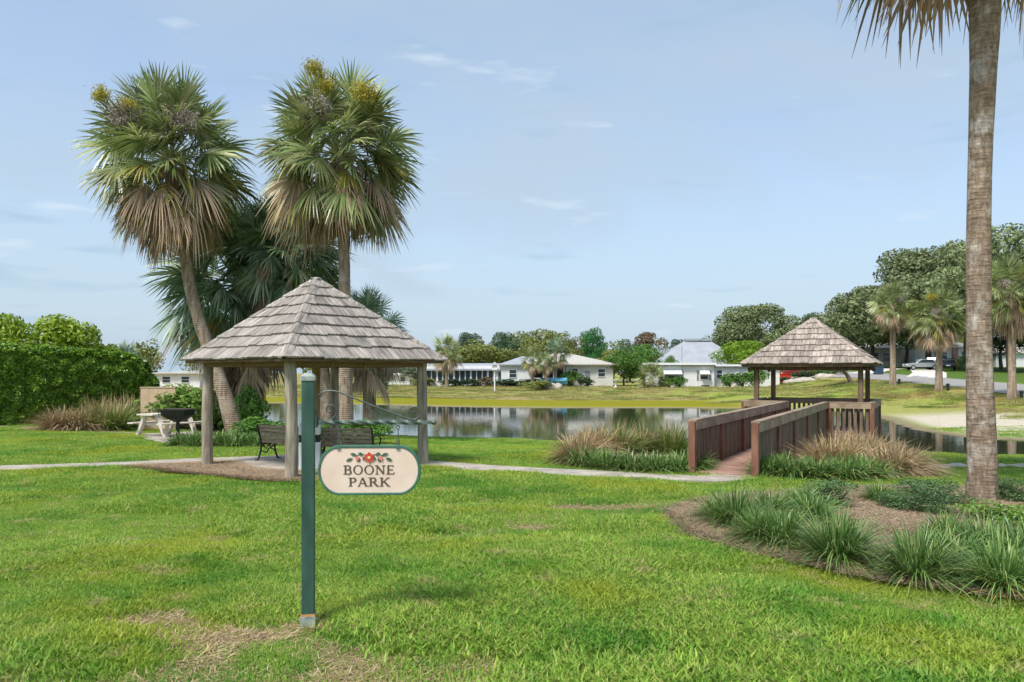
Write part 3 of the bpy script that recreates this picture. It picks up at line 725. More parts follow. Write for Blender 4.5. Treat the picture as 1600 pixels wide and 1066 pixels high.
def petal(cx, cz, ang, L, w, m, name, y=-.017):
    p = []
    for k in range(9):
        f = k / 8; p.append((f * L, w * math.sin(math.pi * f) ** .8 / 2))
    p = p + [(x, -z) for x, z in p[-2:0:-1]]
    pts = [(cx + x * math.cos(ang) - z * math.sin(ang), cz + x * math.sin(ang) + z * math.cos(ang)) for x, z in p]
    MB().prism(pts, (0, -.004, 0), (0, y, 0)).build(name, m, sign)
fx, fz = .0, .098
MB().tube(smooth_curve([(fx - .11, -.0165, fz + .012), (fx - .06, -.0165, fz + .03), (fx, -.0165, fz + .012), (fx + .06, -.0165, fz + .03), (fx + .11, -.0165, fz + .012)]), .003, 6).build('painted_stem', m_lf, sign)
for k, (lx, lz, an, L) in enumerate(((-.10, .02, 165, .05), (-.13, -.005, 200, .055), (-.075, .0, 250, .035), (-.05, .02, 150, .04), (.10, .02, 15, .05), (.13, -.002, -22, .055), (.07, .0, -65, .035), (.05, .02, 30, .04), (-.02, .01, 215, .04), (.02, .01, -35, .04))):
    petal(fx + lx, fz + lz, R(an), L, .024, m_lf, 'painted_leaf', -.0162 - .0003 * k)
for k in range(6): petal(fx, fz + .004, R(90 + 60 * k), .042, .03, m_red, 'painted_petal', -.0205 - .0004 * k)
MB().prism([(fx + .011 * math.cos(t_), fz + .004 + .011 * math.sin(t_)) for t_ in np.linspace(0, 2 * math.pi, 13)[:-1]], (0, -.004, 0), (0, -.0245, 0)).build('flower_eye', m_yel, sign)
for sd in (-1, 1):
    for k in range(5): petal(fx + sd * .092, fz - .004, R(72 * k + 18), .019, .014, m_pink, 'painted_petal', -.0205 - .0004 * k)

# ------------------------------------------------------------------ benches, bin, grill, picnic table
m_slat = mat('bench_slat', '#8d7a68', '#ad9a86', rough=.85, scale=4, stretch=(1, 5, 5), bump=.3, rand=.1)
m_cast = mat('cast_iron', '#1c1d1c', '#2a2b29', rough=.5, scale=20, spec=.5)
def bench(label, loc, rz):
    b_ = thing('park_bench', label, 'bench', loc, rz, 'benches under the log pavilion')     # length along x, faces +y
    for sx in (-.62, .62):
        m_ = MB()
        m_.tube(smooth_curve([(sx, -.30, 0), (sx, -.24, .12), (sx, -.19, .32), (sx, -.22, .5), (sx, -.31, .80)]), .021, 8)
        m_.tube(smooth_curve([(sx, .30, 0), (sx, .24, .12), (sx, .2, .28), (sx, .24, .40)]), .021, 8)
        m_.tube([(sx, -.2, .36), (sx, .24, .39)], .019, 8)
        m_.tube(smooth_curve([(sx, -.25, .6), (sx, -.02, .63), (sx, .2, .6), (sx, .26, .52), (sx, .2, .46), (sx, .22, .4)]), .017, 8)
        m_.tube(smooth_curve([(sx, -.2, .22), (sx, -.05, .17), (sx, .05, .26), (sx, .2, .2)]), .014, 6)
        m_.tube(smooth_curve([(sx, -.15, .36), (sx, -.05, .26), (sx, .05, .36)]), .012, 6); m_.tube(smooth_curve([(sx, .02, .37), (sx, .1, .27), (sx, .18, .37)]), .012, 6)
        m_.box((sx, -.31, .015), (.05, .09, .03)); m_.box((sx, .31, .015), (.05, .09, .03))
        m_.build('end_frame', m_cast, b_, True)
    for k in range(5):
        f = k / 4; MB().box((0, -.215 - .085 * f + .028, .45 + .32 * f), (1.24, .022, .062), M=Matrix.Rotation(R(-14), 3, 'X')).build('back_slat', m_slat, b_)
    for k in range(6): MB().box((0, -.16 + .075 * k, .415), (1.24, .06, .024)).build('seat_slat', m_slat, b_)
    return b_
fl = .06
bench('slatted bench with black iron ends left of the front log post, seen from behind', (-4.95, 16.95, hz(-4.95, 16.95) + fl), math.atan2(-.5, .86))
bench('slatted bench with black iron ends just above the hanging sign, seen from behind', (-3.45, 16.2, hz(-3.45, 16.2) + fl), R(-9))
bz_ = hz(-4.13, 15.62)
bn = thing('waste_bin', 'white waste bin with a black band behind the sign post', 'bin', (-4.12, 15.66, bz_ + .03), R(12))
m_white = mat('white_plastic', '#d9d9dc', '#e4e4e6', rough=.5, scale=4)
bevel(MB().box((0, 0, .29), (.42, .42, .58)).build('body', m_white, bn), .02, 2); MB().box((0, 0, .65), (.40, .40, .155)).build('band', m_cast, bn)
bevel(MB().box((0, 0, .83), (.43, .43, .22)).build('hood', m_white, bn), .03, 3); MB().box((0, -.212, .65), (.26, .02, .11)).build('opening', m_cast, bn)

gpos = gp(278, 690)
gr = thing('charcoal_grill', 'black pedestal grill standing on the pad in front of the picnic table', 'grill', gpos)
m_blk = mat('grill_black', '#141615', '#222523', rough=.55, scale=20)
MB().box((0, 0, .31), (.10, .10, .62), R(20)).build('pedestal', m_blk, gr); MB().box((0, 0, .015), (.22, .22, .03)).build('foot', m_blk, gr)
mb = MB()
for zz, hw, hd in ((.56, .07, .07),): pass
lv = [(.58, .07, .07), (.68, .30, .22), (.79, .46, .30), (.93, .50, .33), (.96, .50, .33)]
vv = []; ff = []
for z_, hx, hy in lv:
    for k in range(12):
        t_ = 2 * math.pi * k / 12; e_ = 3.0
        cx, sx = math.cos(t_), math.sin(t_); vv.append((hx * math.copysign(abs(cx) ** (2 / e_), cx), hy * math.copysign(abs(sx) ** (2 / e_), sx), z_))
for i in range(len(lv) - 1):
    for k in range(12): ff.append((i * 12 + k, i * 12 + (k + 1) % 12, i * 12 + 12 + (k + 1) % 12, i * 12 + 12 + k))
ff.append(tuple(reversed(range(12)))); ff.append(tuple(48 + k for k in range(12)))
mesh_obj('fire_bowl', vv, ff, m_blk, gr)
for sd in (-1, 1):
    MB().tube([(sd * .48, 0, .93), (sd * .58, 0, .94), (sd * .58, 0, .82), (sd * .48, 0, .80)], .014, 8).build('handle', m_blk, gr)
MB().box((0, 0, .975), (.8, .5, .012)).build('grate', mat('grate_steel', '#4b3c38', '#5a4a44', rough=.6), gr)

tp = gp(255, 683)
pt = thing('picnic_table', 'off-white moulded picnic table with two benches on the concrete pad', 'picnic table', (tp.x, tp.y + .3, tp.z + .03), R(-4))
m_pt = mat('table_concrete', '#d4cbbd', '#e2dacc', rough=.85, scale=6, bump=.1)
for k in range(5): MB().box((0, -.32 + .16 * k, .74), (1.75, .152, .045)).build('top_slat', m_pt, pt)
for sd in (-1, 1):
    for k in range(2): MB().box((0, sd * (.66 + .14 * k), .44), (1.75, .132, .045)).build('seat_slat', m_pt, pt)
for sx in (-.6, .6):
    for sd in (-1, 1): MB().bar((sx, sd * .28, .71), (sx, sd * .72, 0.0), .11, .13, up=(1, 0, 0)).build('leg', m_pt, pt)
    MB().bar((sx + .07, -.82, .40), (sx + .07, .82, .40), .05, .07).build('crossbar', m_pt, pt)
# table is turned so its end shows at the left
pt.rotation_euler.z = R(62)
# ------------------------------------------------------------------ palms
m_fr = leaf_mat('palm_green', ['#5a6e40', '#7c8f52', '#a0aa6e', '#bfc092', '#8a9058'], rough=.36, trans=.22, objrand=.4, spec=.6)
m_fr_y = leaf_mat('palm_yellowing', ['#7c8a3a', '#a3a04c', '#bda95c', '#948a4a'], rough=.45, trans=.25, objrand=.2)
m_fr_dead = leaf_mat('palm_dead', ['#9c8268', '#c2a88e', '#ae9880', '#d6c2ac', '#7d6854'], rough=.8, trans=.12, objrand=.22, spec=.1)
m_fr_dark = leaf_mat('palm_dark_green', ['#52704a', '#718c62', '#90a682', '#b2bfa4'], rough=.4, trans=.2, objrand=.2, spec=.5)
m_flower = leaf_mat('palm_blossom', ['#b5a548', '#c6b65c', '#a39a40', '#8f9440'], rough=.8, trans=.2, objrand=.1, spec=.1)
m_oldflower = leaf_mat('palm_old_blossom', ['#9a8c86', '#b3a59c', '#857a74'], rough=.9, trans=.1, objrand=.1, spec=.1)
def trunk_mat(name, c1, c2, c3, rings, fis):
    m, t, b = new_mat(name); b.inputs['Roughness'].default_value = .92; b.inputs['Specular IOR Level'].default_value = .15
    tcn = N(t, 'ShaderNodeTexCoord')
    w = N(t, 'ShaderNodeTexWave', wave_type='BANDS', bands_direction='Z'); t.links.new(tcn.outputs['Object'], w.inputs['Vector'])
    w.inputs['Scale'].default_value = rings; w.inputs['Distortion'].default_value = 2.5; w.inputs['Detail'].default_value = 4; w.inputs['Detail Scale'].default_value = 2.5
    mp = N(t, 'ShaderNodeMapping'); mp.inputs['Scale'].default_value = (9, 9, 1.2); t.links.new(tcn.outputs['Object'], mp.inputs[0])
    n1 = N(t, 'ShaderNodeTexNoise'); t.links.new(mp.outputs[0], n1.inputs['Vector']); n1.inputs['Scale'].default_value = fis; n1.inputs['Detail'].default_value = 7; n1.inputs['Roughness'].default_value = .65
    n2 = N(t, 'ShaderNodeTexNoise'); t.links.new(tcn.outputs['Object'], n2.inputs['Vector']); n2.inputs['Scale'].default_value = 3.0; n2.inputs['Detail'].default_value = 8; n2.inputs['Roughness'].default_value = .7
    r1 = N(t, 'ShaderNodeMapRange'); t.links.new(n1.outputs[0], r1.inputs[0]); r1.inputs[1].default_value = .36; r1.inputs[2].default_value = .6
    x1 = N(t, 'ShaderNodeMix', data_type='RGBA'); t.links.new(r1.outputs[0], x1.inputs[0]); x1.inputs[6].default_value = lin(c1); x1.inputs[7].default_value = lin(c2)
    r2 = N(t, 'ShaderNodeMapRange'); t.links.new(n2.outputs[0], r2.inputs[0]); r2.inputs[1].default_value = .52; r2.inputs[2].default_value = .66; r2.inputs[4].default_value = .8
    x2 = N(t, 'ShaderNodeMix', data_type='RGBA'); t.links.new(r2.outputs[0], x2.inputs[0]); t.links.new(x1.outputs[2], x2.inputs[6]); x2.inputs[7].default_value = lin(c3)
    x3 = N(t, 'ShaderNodeMix', data_type='RGBA', blend_type='MULTIPLY'); x3.inputs[0].default_value = .14
    t.links.new(x2.outputs[2], x3.inputs[6]); t.links.new(w.outputs[0], x3.inputs[7]); t.links.new(x3.outputs[2], b.inputs['Base Color'])
    ad = N(t, 'ShaderNodeMath', operation='ADD'); t.links.new(w.outputs[1], ad.inputs[0]); t.links.new(n1.outputs[0], ad.inputs[1])
    bp = N(t, 'ShaderNodeBump'); bp.inputs['Strength'].default_value = .5; bp.inputs['Distance'].default_value = .02; t.links.new(ad.outputs[0], bp.inputs['Height']); t.links.new(bp.outputs[0], b.inputs['Normal'])
    return m
m_trunk = trunk_mat('palm_trunk', '#7d6a59', '#b09c88', '#c4b9ae', 5.0, 1.0)
m_trunk_near = trunk_mat('palm_trunk_near', '#6f6052', '#b3a18c', '#cbc1b6', 9.0, 1.3)

def bark_near():
    m, t, b = new_mat('palm_bark_near'); b.inputs['Roughness'].default_value = .95; b.inputs['Specular IOR Level'].default_value = .1
    tcn = N(t, 'ShaderNodeTexCoord'); facs = []
    for stretch, sc, lo, hi in (((7, 7, 2.2), 2.2, .40, .58), ((2.2, 2.2, 16), 1.6, .36, .60), ((3, 3, 3), .9, .50, .64), ((1, 1, .5), 1.1, .45, .6)):
        mp = N(t, 'ShaderNodeMapping'); mp.inputs['Scale'].default_value = stretch; t.links.new(tcn.outputs['Object'], mp.inputs[0])
        n = N(t, 'ShaderNodeTexNoise'); n.inputs['Scale'].default_value = sc; n.inputs['Detail'].default_value = 6; n.inputs['Roughness'].default_value = .68; n.inputs['Distortion'].default_value = .4; t.links.new(mp.outputs[0], n.inputs['Vector'])
        r = N(t, 'ShaderNodeMapRange'); t.links.new(n.outputs[0], r.inputs[0]); r.inputs[1].default_value = lo; r.inputs[2].default_value = hi; facs.append(r)
    def mixn(fac, a, bcol, mx=1.0):
        x = N(t, 'ShaderNodeMix', data_type='RGBA'); k = N(t, 'ShaderNodeMath', operation='MULTIPLY'); t.links.new(fac.outputs[0], k.inputs[0]); k.inputs[1].default_value = mx; t.links.new(k.outputs[0], x.inputs[0])
        if isinstance(a, str): x.inputs[6].default_value = lin(a)
        else: t.links.new(a.outputs[2], x.inputs[6])
        x.inputs[7].default_value = lin(bcol); return x
    c = mixn(facs[1], '#7d6b5b', '#b8a48e'); c = mixn(facs[3], c, '#9c8872', .4); c = mixn(facs[2], c, '#d8d0c6', .8)
    inv = N(t, 'ShaderNodeMath', operation='SUBTRACT'); inv.inputs[0].default_value = 1; t.links.new(facs[0].outputs[0], inv.inputs[1]); c = mixn(inv, c, '#54473c', .5)
    t.links.new(c.outputs[2], b.inputs['Base Color'])
    ad = N(t, 'ShaderNodeMath', operation='ADD'); t.links.new(facs[0].outputs[0], ad.inputs[0]); t.links.new(facs[1].outputs[0], ad.inputs[1])
    bp = N(t, 'ShaderNodeBump'); bp.inputs['Strength'].default_value = .55; bp.inputs['Distance'].default_value = .02; t.links.new(ad.outputs[0], bp.inputs['Height']); t.links.new(bp.outputs[0], b.inputs['Normal'])
    return m
m_trunk_near = bark_near()
def frond_data(elev, seed, Lp=1.3, Rb=1.12, fan=118, droop=.35, nseg=34, bend=.18, wid=1.0, roll=1.35):
    rng = np.random.default_rng(seed); e = R(elev)
    ax0 = np.array([math.cos(e), 0, math.sin(e)]); vs_, fs = [], []
    def strip(pts, wd, widths):
        b = len(vs_)
        for p, w in zip(pts, widths): vs_.append(p - wd * w); vs_.append(p + wd * w)
        for i in range(len(pts) - 1): fs.append((b + 2 * i, b + 2 * i + 1, b + 2 * i + 3, b + 2 * i + 2))
    pp = [ax0 * Lp * s - np.array([0, 0, bend * Lp * s * s]) for s in (0, .35, .7, 1)]
    axis = ax0 - np.array([0, 0, 2 * bend]); axis /= np.linalg.norm(axis); side0 = np.array([0, 1.0, 0]); n0 = np.cross(axis, side0); ro_ = rng.uniform(-roll, roll); side = side0 * math.cos(ro_) + n0 * math.sin(ro_); nrm = np.cross(axis, side)
    strip(pp, side, [.035, .022, .016, .014]); strip(pp, nrm, [.03, .018, .014, .01])
    for th in np.linspace(-R(fan), R(fan), nseg) + rng.normal(0, .02, nseg):
        c, s = math.cos(th), math.sin(th)
        d = axis * c + side * s; d[2] -= .22 * abs(s) + rng.normal(0, .05); d /= np.linalg.norm(d)
        hub = pp[-1] + axis * max(c, 0) * .22 * Rb
        L = Rb * (.72 + .28 * c) * rng.uniform(.85, 1.08) * (1 if c > 0 else .85)
        dr = droop * rng.uniform(.6, 1.6)
        pts = [hub + d * L * q - np.array([0, 0, dr * L * q ** 2.4]) for q in (0, .4, .72, 1)]
        wd = np.cross(d, nrm); wd /= np.linalg.norm(wd) + 1e-9; wd = wd + nrm * rng.normal(0, .35)
        strip(pts, wd, [w * wid for w in (.016, .031, .022, .002)])
    return np.array(vs_), np.array(fs)
def mk_mesh(name, v, f, m):
    me = bpy.data.meshes.new(name); me.from_pydata(v.tolist(), [], f.tolist()); me.materials.append(m); me.update(); return me
FR = {}
def frond_set(kind, spec, m, wid=1.0, nseg=34):
    FR[kind] = [[mk_mesh('frond', *frond_data(e, 100 * i + k + hash(kind) % 50 * 0, fan=fan, droop=dr, bend=bd, nseg=nseg, wid=wid), m) for k in range(4)] for i, (e, fan, dr, bd) in enumerate(spec)]
GREEN_SPEC = [(80, 100, .06, .02), (60, 120, .10, .04), (38, 128, .14, .08), (14, 128, .20, .10), (-10, 125, .26, .12), (-34, 118, .30, .12)]
frond_set('green', GREEN_SPEC, m_fr); frond_set('dark', GREEN_SPEC, m_fr_dark)
frond_set('yellow', [(-8, 115, .3, .15), (-36, 105, .4, .15)], m_fr_y)
frond_set('dead', [(-30, 85, .6, .2), (-52, 70, .5, .12), (-72, 55, .35, .05)], m_fr_dead, wid=.95, nseg=28)
def puff(seed, n, r, L):
    """branched blossom spray of tiny strands"""
    rng = np.random.default_rng(seed); v = []; f = []
    for i in range(n):
        p = rng.normal(0, 1, 3) * np.array([r, r * .6, r * .6]); d = rng.normal(0, 1, 3); d[2] -= .4; d /= np.linalg.norm(d); w = np.cross(d, rng.normal(0, 1, 3)); w /= np.linalg.norm(w)
        b = len(v); v += [p - w * .012, p + w * .012, p + d * L + w * .006, p + d * L - w * .006]; f.append((b, b + 1, b + 2, b + 3))
    return np.array(v), np.array(f)
me_bloom = mk_mesh('blossom', *puff(1, 700, .20, .10), m_flower); me_old = mk_mesh('blossom', *puff(2, 600, .22, .13), m_oldflower)
def trunk_obj(parent, pts, rad, m, seed=0, n=18, sub=26):
    cv = smooth_curve(pts, max(2, sub // (len(pts) - 1))); k = len(cv); rr = []
    rng = random.Random(seed)
    for i in range(k):
        f = i / (k - 1) * (len(rad) - 1); a = int(min(f, len(rad) - 2)); rr.append((rad[a] * (1 - (f - a)) + rad[a + 1] * (f - a)) * (1 + rng.uniform(-.035, .035)))
    return MB().tube(cv, rr, n).build('trunk', m, parent, True)
def palm(name, label, base, top_pts, rad, counts, scale=1.0, kind='green', seed=0, dead_drop=1.3, group=None, blooms=(), tm=None, az_filter=None, cat='palm tree', dz=(0, 0)):
    """counts: fronds per green class, yellow, dead classes"""
    rng = random.Random(seed); base = Vector(base)
    p = thing(name, label, cat, base, 0, group)
    loc = [Vector(q) - base for q in top_pts]
    trunk_obj(p, loc, rad, tm or m_trunk, seed)
    top = loc[-1]; dirn = (loc[-1] - loc[-2]).normalized()
    def add(me, az, sc, z):
        if az_filter and not az_filter(az): return
        o = bpy.data.objects.new('frond', me); C.objects.link(o); o.parent = p; q = top + dirn * z
        o.location = q + Vector((math.cos(az), math.sin(az), 0)) * rad[-1] * .6
        o.rotation_euler = (rng.uniform(-.15, .15), rng.uniform(-.22, .22), az); s = scale * sc; o.scale = (s, s, s)
    g, y, dd = counts
    for i, n in enumerate(g):
        a0 = rng.random() * 6.28
        for k in range(n): add(rng.choice(FR[kind][i]), a0 + 6.283 * k / n + rng.uniform(-.25, .25), rng.uniform(.82, 1.1), .22 * scale * (1 - i / 2.5))
    for i, n in enumerate(y):
        a0 = rng.random() * 6.28
        for k in range(n): add(rng.choice(FR['yellow'][i]), a0 + 6.283 * k / n + rng.uniform(-.3, .3), rng.uniform(.75, 1.0), -.25 * scale)
    for i, n in enumerate(dd):
        a0 = rng.random() * 6.28
        for k in range(n): add(rng.choice(FR['dead'][i]), a0 + 6.283 * k / n + rng.uniform(-.35, .35), rng.uniform(.7, 1.05), -(.15 + rng.random() * dead_drop * (.35 + .33 * i)) * scale)
    for (bx, bz, s, old) in blooms:
        o = bpy.data.objects.new('blossom', me_old if old else me_bloom); C.objects.link(o); o.parent = p; o.location = top + Vector((bx, -1.3 * scale, bz)); o.scale = (s, s, s); o.rotation_euler.z = rng.random() * 6
    return p
YP = 25.0
def pp_(lst, Y): return [(xat(a, Y), Y, zat(b_, Y)) for a, b_ in lst]
b0 = gy(371, YP)
palm('sabal_palm', 'tall fan palm with the leaning trunk, left of the log pavilion', b0, [tuple(b0 - Vector((0, 0, .1)))] + pp_([(352, 620), (326, 545), (302, 470), (287, 390), (274, 310), (264, 248)], YP),
     [.30, .24, .20, .19, .18, .19, .21], ((6, 15, 20, 21, 18, 11), (6, 7), (15, 18, 12)), 1.02, 'green', 3, .45, 'tall palms behind the log pavilion', ((-1.5, 1.6, 1.0, 0), (-.7, 1.3, .8, 0), (-.7, .9, 1.3, 1), (.9, .8, 1.3, 1)))
b0 = gy(541, YP - .3)
palm('sabal_palm', 'tall straight fan palm rising behind the log pavilion roof', b0, [tuple(b0 - Vector((0, 0, .1)))] + pp_([(541, 600), (539, 480), (537, 380), (535, 310), (531, 240)], YP - .3),
     [.26, .21, .19, .185, .19, .2], ((6, 15, 20, 21, 18, 11), (6, 7), (15, 18, 12)), 1.02, 'green', 8, .4, 'tall palms behind the log pavilion', ((-.45, 2.2, 1.0, 0), (1.1, 1.5, 1.2, 0), (-.45, .9, 1.5, 1), (-.15, 1.7, .9, 0)))
b0 = gy(388, 28.8)
palm('sabal_palm', 'bushy dark green fan palm with drooping leaves between the two tall palms', b0, [tuple(b0 - Vector((0, 0, .1)))] + pp_([(387, 590), (380, 520), (372, 440)], 28.8),
     [.32, .3, .28, .25], ((8, 12, 18, 22, 22, 20), (2, 6), (8, 14, 18)), 1.2, 'dark', 21, 1.6, 'lower palms behind the log pavilion')
b0 = gy(508, 27.0)
palm('sabal_palm', 'shorter fan palm whose crown fills the gap under the right tall palm', b0, [tuple(b0 - Vector((0, 0, .1)))] + pp_([(508, 600), (490, 480), (448, 390)], 27.6),
     [.25, .2, .19, .2], ((8, 12, 16, 18, 18, 16), (2, 4), (10, 16, 18)), .92, 'dark', 31, 1.5, 'lower palms behind the log pavilion')
b0 = gy(577, 27.6)
palm('sabal_palm', 'low fan palm with grey hanging skirt showing under the pavilion roof', b0, [tuple(b0 - Vector((0, 0, .1)))] + pp_([(577, 590), (574, 520)], 27.8),
     [.25, .22, .22], ((5, 6, 8, 9, 8, 8), (2, 4), (8, 14, 18)), .62, 'dark', 41, 1.3, 'lower palms behind the log pavilion')
# foreground palm at the right edge
Yn = 11.9; b0 = gy(1535, Yn)
palm('sabal_palm', 'big foreground palm trunk at the right edge, only hanging leaf tips in view', b0, [tuple(b0 - Vector((0, 0, .1)))] + pp_([(1534, 700), (1530, 560), (1529, 400), (1531, 260), (1536, 120), (1539, 20), (1540, -140), (1540, -408)], Yn),
     [.235, .205, .185, .172, .165, .17, .195, .225, .2, .2], ((6, 8, 12, 16, 24, 40), (6, 14), (34, 24, 6)), 1.22, 'green', 55, .9, tm=m_trunk_near)
# street palms
for lab, px, py, top, sc, sd, bl in (('street palm farthest from the camera, beside the white driveway', 1395, 603, 476, .68, 61, ((.2, .3, .8, 1),)),
                                 ('middle street palm with yellow-green top between the parked cars', 1467, 612, 492, .78, 62, ((-1.0, 1.2, .9, 0), (-.6, .1, 1.0, 1))),
                                 ('street palm nearest the camera at the right edge of the road', 1581, 625, 455, .82, 63, ((.3, 1.0, 1.0, 0), (-1.1, .3, .9, 1)))):
    g_ = gp(px, py); Yq = g_.y
    palm('street_palm', lab, g_, [tuple(g_ - Vector((0, 0, .1)))] + pp_([(px, (py + top) / 2), (px - 2, top)], Yq), [.30, .22, .22, .24], ((6, 9, 12, 14, 13, 10), (5, 5), (8, 9, 6)), sc * 1.02, 'green', sd, 1.0, 'palms along the road', bl)

# ------------------------------------------------------------------ grass-like clumps
def blades(n, r0, L, elev, droop, width, seed, segs=4, oval=(1, 1)):
    rng = np.random.default_rng(seed)
    az = rng.uniform(0, 2 * np.pi, n); rr = r0 * np.sqrt(rng.random(n)); bx = rr * np.cos(az) * oval[0]; by = rr * np.sin(az) * oval[1]
    az2 = az + rng.normal(0, .5, n); e = np.radians(rng.uniform(elev[0], elev[1], n)); ln = L * rng.uniform(.6, 1.12, n); dr = droop * rng.uniform(.5, 1.5, n); w = width * rng.uniform(.7, 1.3, n)
    s = np.linspace(0, 1, segs + 1)[None, :]
    hx = np.cos(e)[:, None] * s * ln[:, None] * (1 + .4 * s * dr[:, None]); zz = np.sin(e)[:, None] * s * ln[:, None] - dr[:, None] * ln[:, None] * s ** 2.3
    zz = np.maximum(zz, .01)
    X_ = bx[:, None] + hx * np.cos(az2)[:, None]; Y_ = by[:, None] + hx * np.sin(az2)[:, None]
    tw = az2 + np.pi / 2 + rng.normal(0, .5, n); prof = np.array([.8, 1, .9, .6, .05]) if segs == 4 else np.interp(s[0], [0, .3, .7, 1], [.8, 1, .7, .05])
    wx = (w[:, None] * prof) * np.cos(tw)[:, None]; wy = (w[:, None] * prof) * np.sin(tw)[:, None]
    A = np.stack([X_ - wx, Y_ - wy, zz], 2); B = np.stack([X_ + wx, Y_ + wy, zz + .15 * w[:, None]], 2)
    v = np.stack([A, B], 2).reshape(-1, 3)
    base = (np.arange(n) * 2 * (segs + 1))[:, None] + (np.arange(segs) * 2)[None, :]; base = base.ravel()
    f = np.stack([base, base + 1, base + 3, base + 2], 1)
    return v, f
m_lir = leaf_mat('liriope', ['#3c642c', '#578038', '#76984a', '#a2b470', '#487032'], rough=.4, trans=.2, objrand=.12, spec=.5)
m_lir_y = leaf_mat('liriope_old_leaf', ['#a89a55', '#c2ae68', '#8c8c48'], rough=.6, trans=.2)
m_org = leaf_mat('fountain_grass_green', ['#5a7a36', '#7c9448', '#99a458', '#4c6a32'], rough=.55, trans=.25)
m_tan = leaf_mat('fountain_grass_dry', ['#b59c74', '#cbb48c', '#a58a66', '#d6c29c', '#8f7a58'], rough=.8, trans=.2, spec=.1)
m_mauve = leaf_mat('fountain_grass_mauve', ['#ab9474', '#c2aa86', '#8f7a5a', '#cfb994'], rough=.8, trans=.2, spec=.1)
def clump(name, label, cat, loc, L, r0, n, group, seed, kind='lir', width=.008, oval=(1, 1)):
    o = thing(name, label, cat, loc, random.Random(seed).random() * 6, group)
    if kind == 'lir':
        mesh_obj('foliage', *blades(int(n * 1.7), r0 * 1.2, L * 1.05, (26, 88), .46, width * 1.05, seed), m_lir, o); mesh_obj('old_leaf', *blades(max(8, n // 8), r0, L * .95, (15, 45), .3, width, seed + 1), m_lir_y, o)
    elif kind == 'green':
        mesh_obj('foliage', *blades(int(n * 1.7), r0 * 1.2, L, (30, 88), .34, width, seed), m_org, o); mesh_obj('seed_head', *blades(n // 4, r0, L * 1.12, (55, 88), .18, width * .8, seed + 1), m_tan, o)
    elif kind == 'tan':
        mesh_obj('foliage', *blades(int(n * 1.7), r0 * 1.2, L, (25, 88), .36, width, seed), m_tan, o); mesh_obj('green_base', *blades(n // 2, r0 * 1.2, L * .7, (40, 88), .35, width, seed + 1), m_org, o)
    elif kind == 'mauve':
        mesh_obj('foliage', *blades(int(n * 1.7), r0 * 1.2, L, (18, 85), .44, width, seed), m_mauve, o); mesh_obj('green_base', *blades(n // 3, r0, L * .6, (40, 88), .3, width, seed + 1), m_org, o)
    return o
# liriope in the foreground bed (photo px of the base, blade length, label)
LIR = [(1150, 822, .62, 'strappy green plant at the left tip of the mulch bed'), (1200, 812, .55, 'strappy plant second from the left tip of the mulch bed, rear'), (1222, 848, .60, 'strappy plant just left of the biggest clump, front edge of the bed'),
       (1308, 872, .68, 'biggest strappy clump at the middle of the front bed edge'), (1433, 898, .62, 'strappy clump with yellow lower leaves in the front of the bed'), (1566, 915, .66, 'strappy clump at the lower right corner of the bed'),
       (1540, 862, .58, 'strappy plant in front of the foreground palm trunk'), (1618, 880, .6, 'strappy plant cut by the right edge of the picture, front'),
       (1188, 838, .5, 'low strappy plant at the front left of the mulch bed'), (1270, 818, .5, 'strappy plant behind the biggest clump'), (1375, 785, .42, 'small strappy plant between the two dark shrub groups'), (1248, 800, .5, 'strappy plant at the rear left of the bed, before the dark shrub'), (1490, 880, .52, 'strappy plant between the yellow-leaved clump and the corner clump'), (1120, 812, .42, 'smallest strappy plant at the very left tip of the bed'), (1480, 845, .48, 'strappy plant in front of the dark shrub pair')]
for i, (px, py, L, lab) in enumerate(LIR):
    clump('liriope_plant', lab, 'plant', gp(px, py + (10 if py > 835 else 3)) + Vector((0, 0, .015)), L * 1.2, .08 + .04 * (L > .55), int(400 * L / .6), 'strappy plants in the foreground bed', 500 + i, 'lir', .0058)
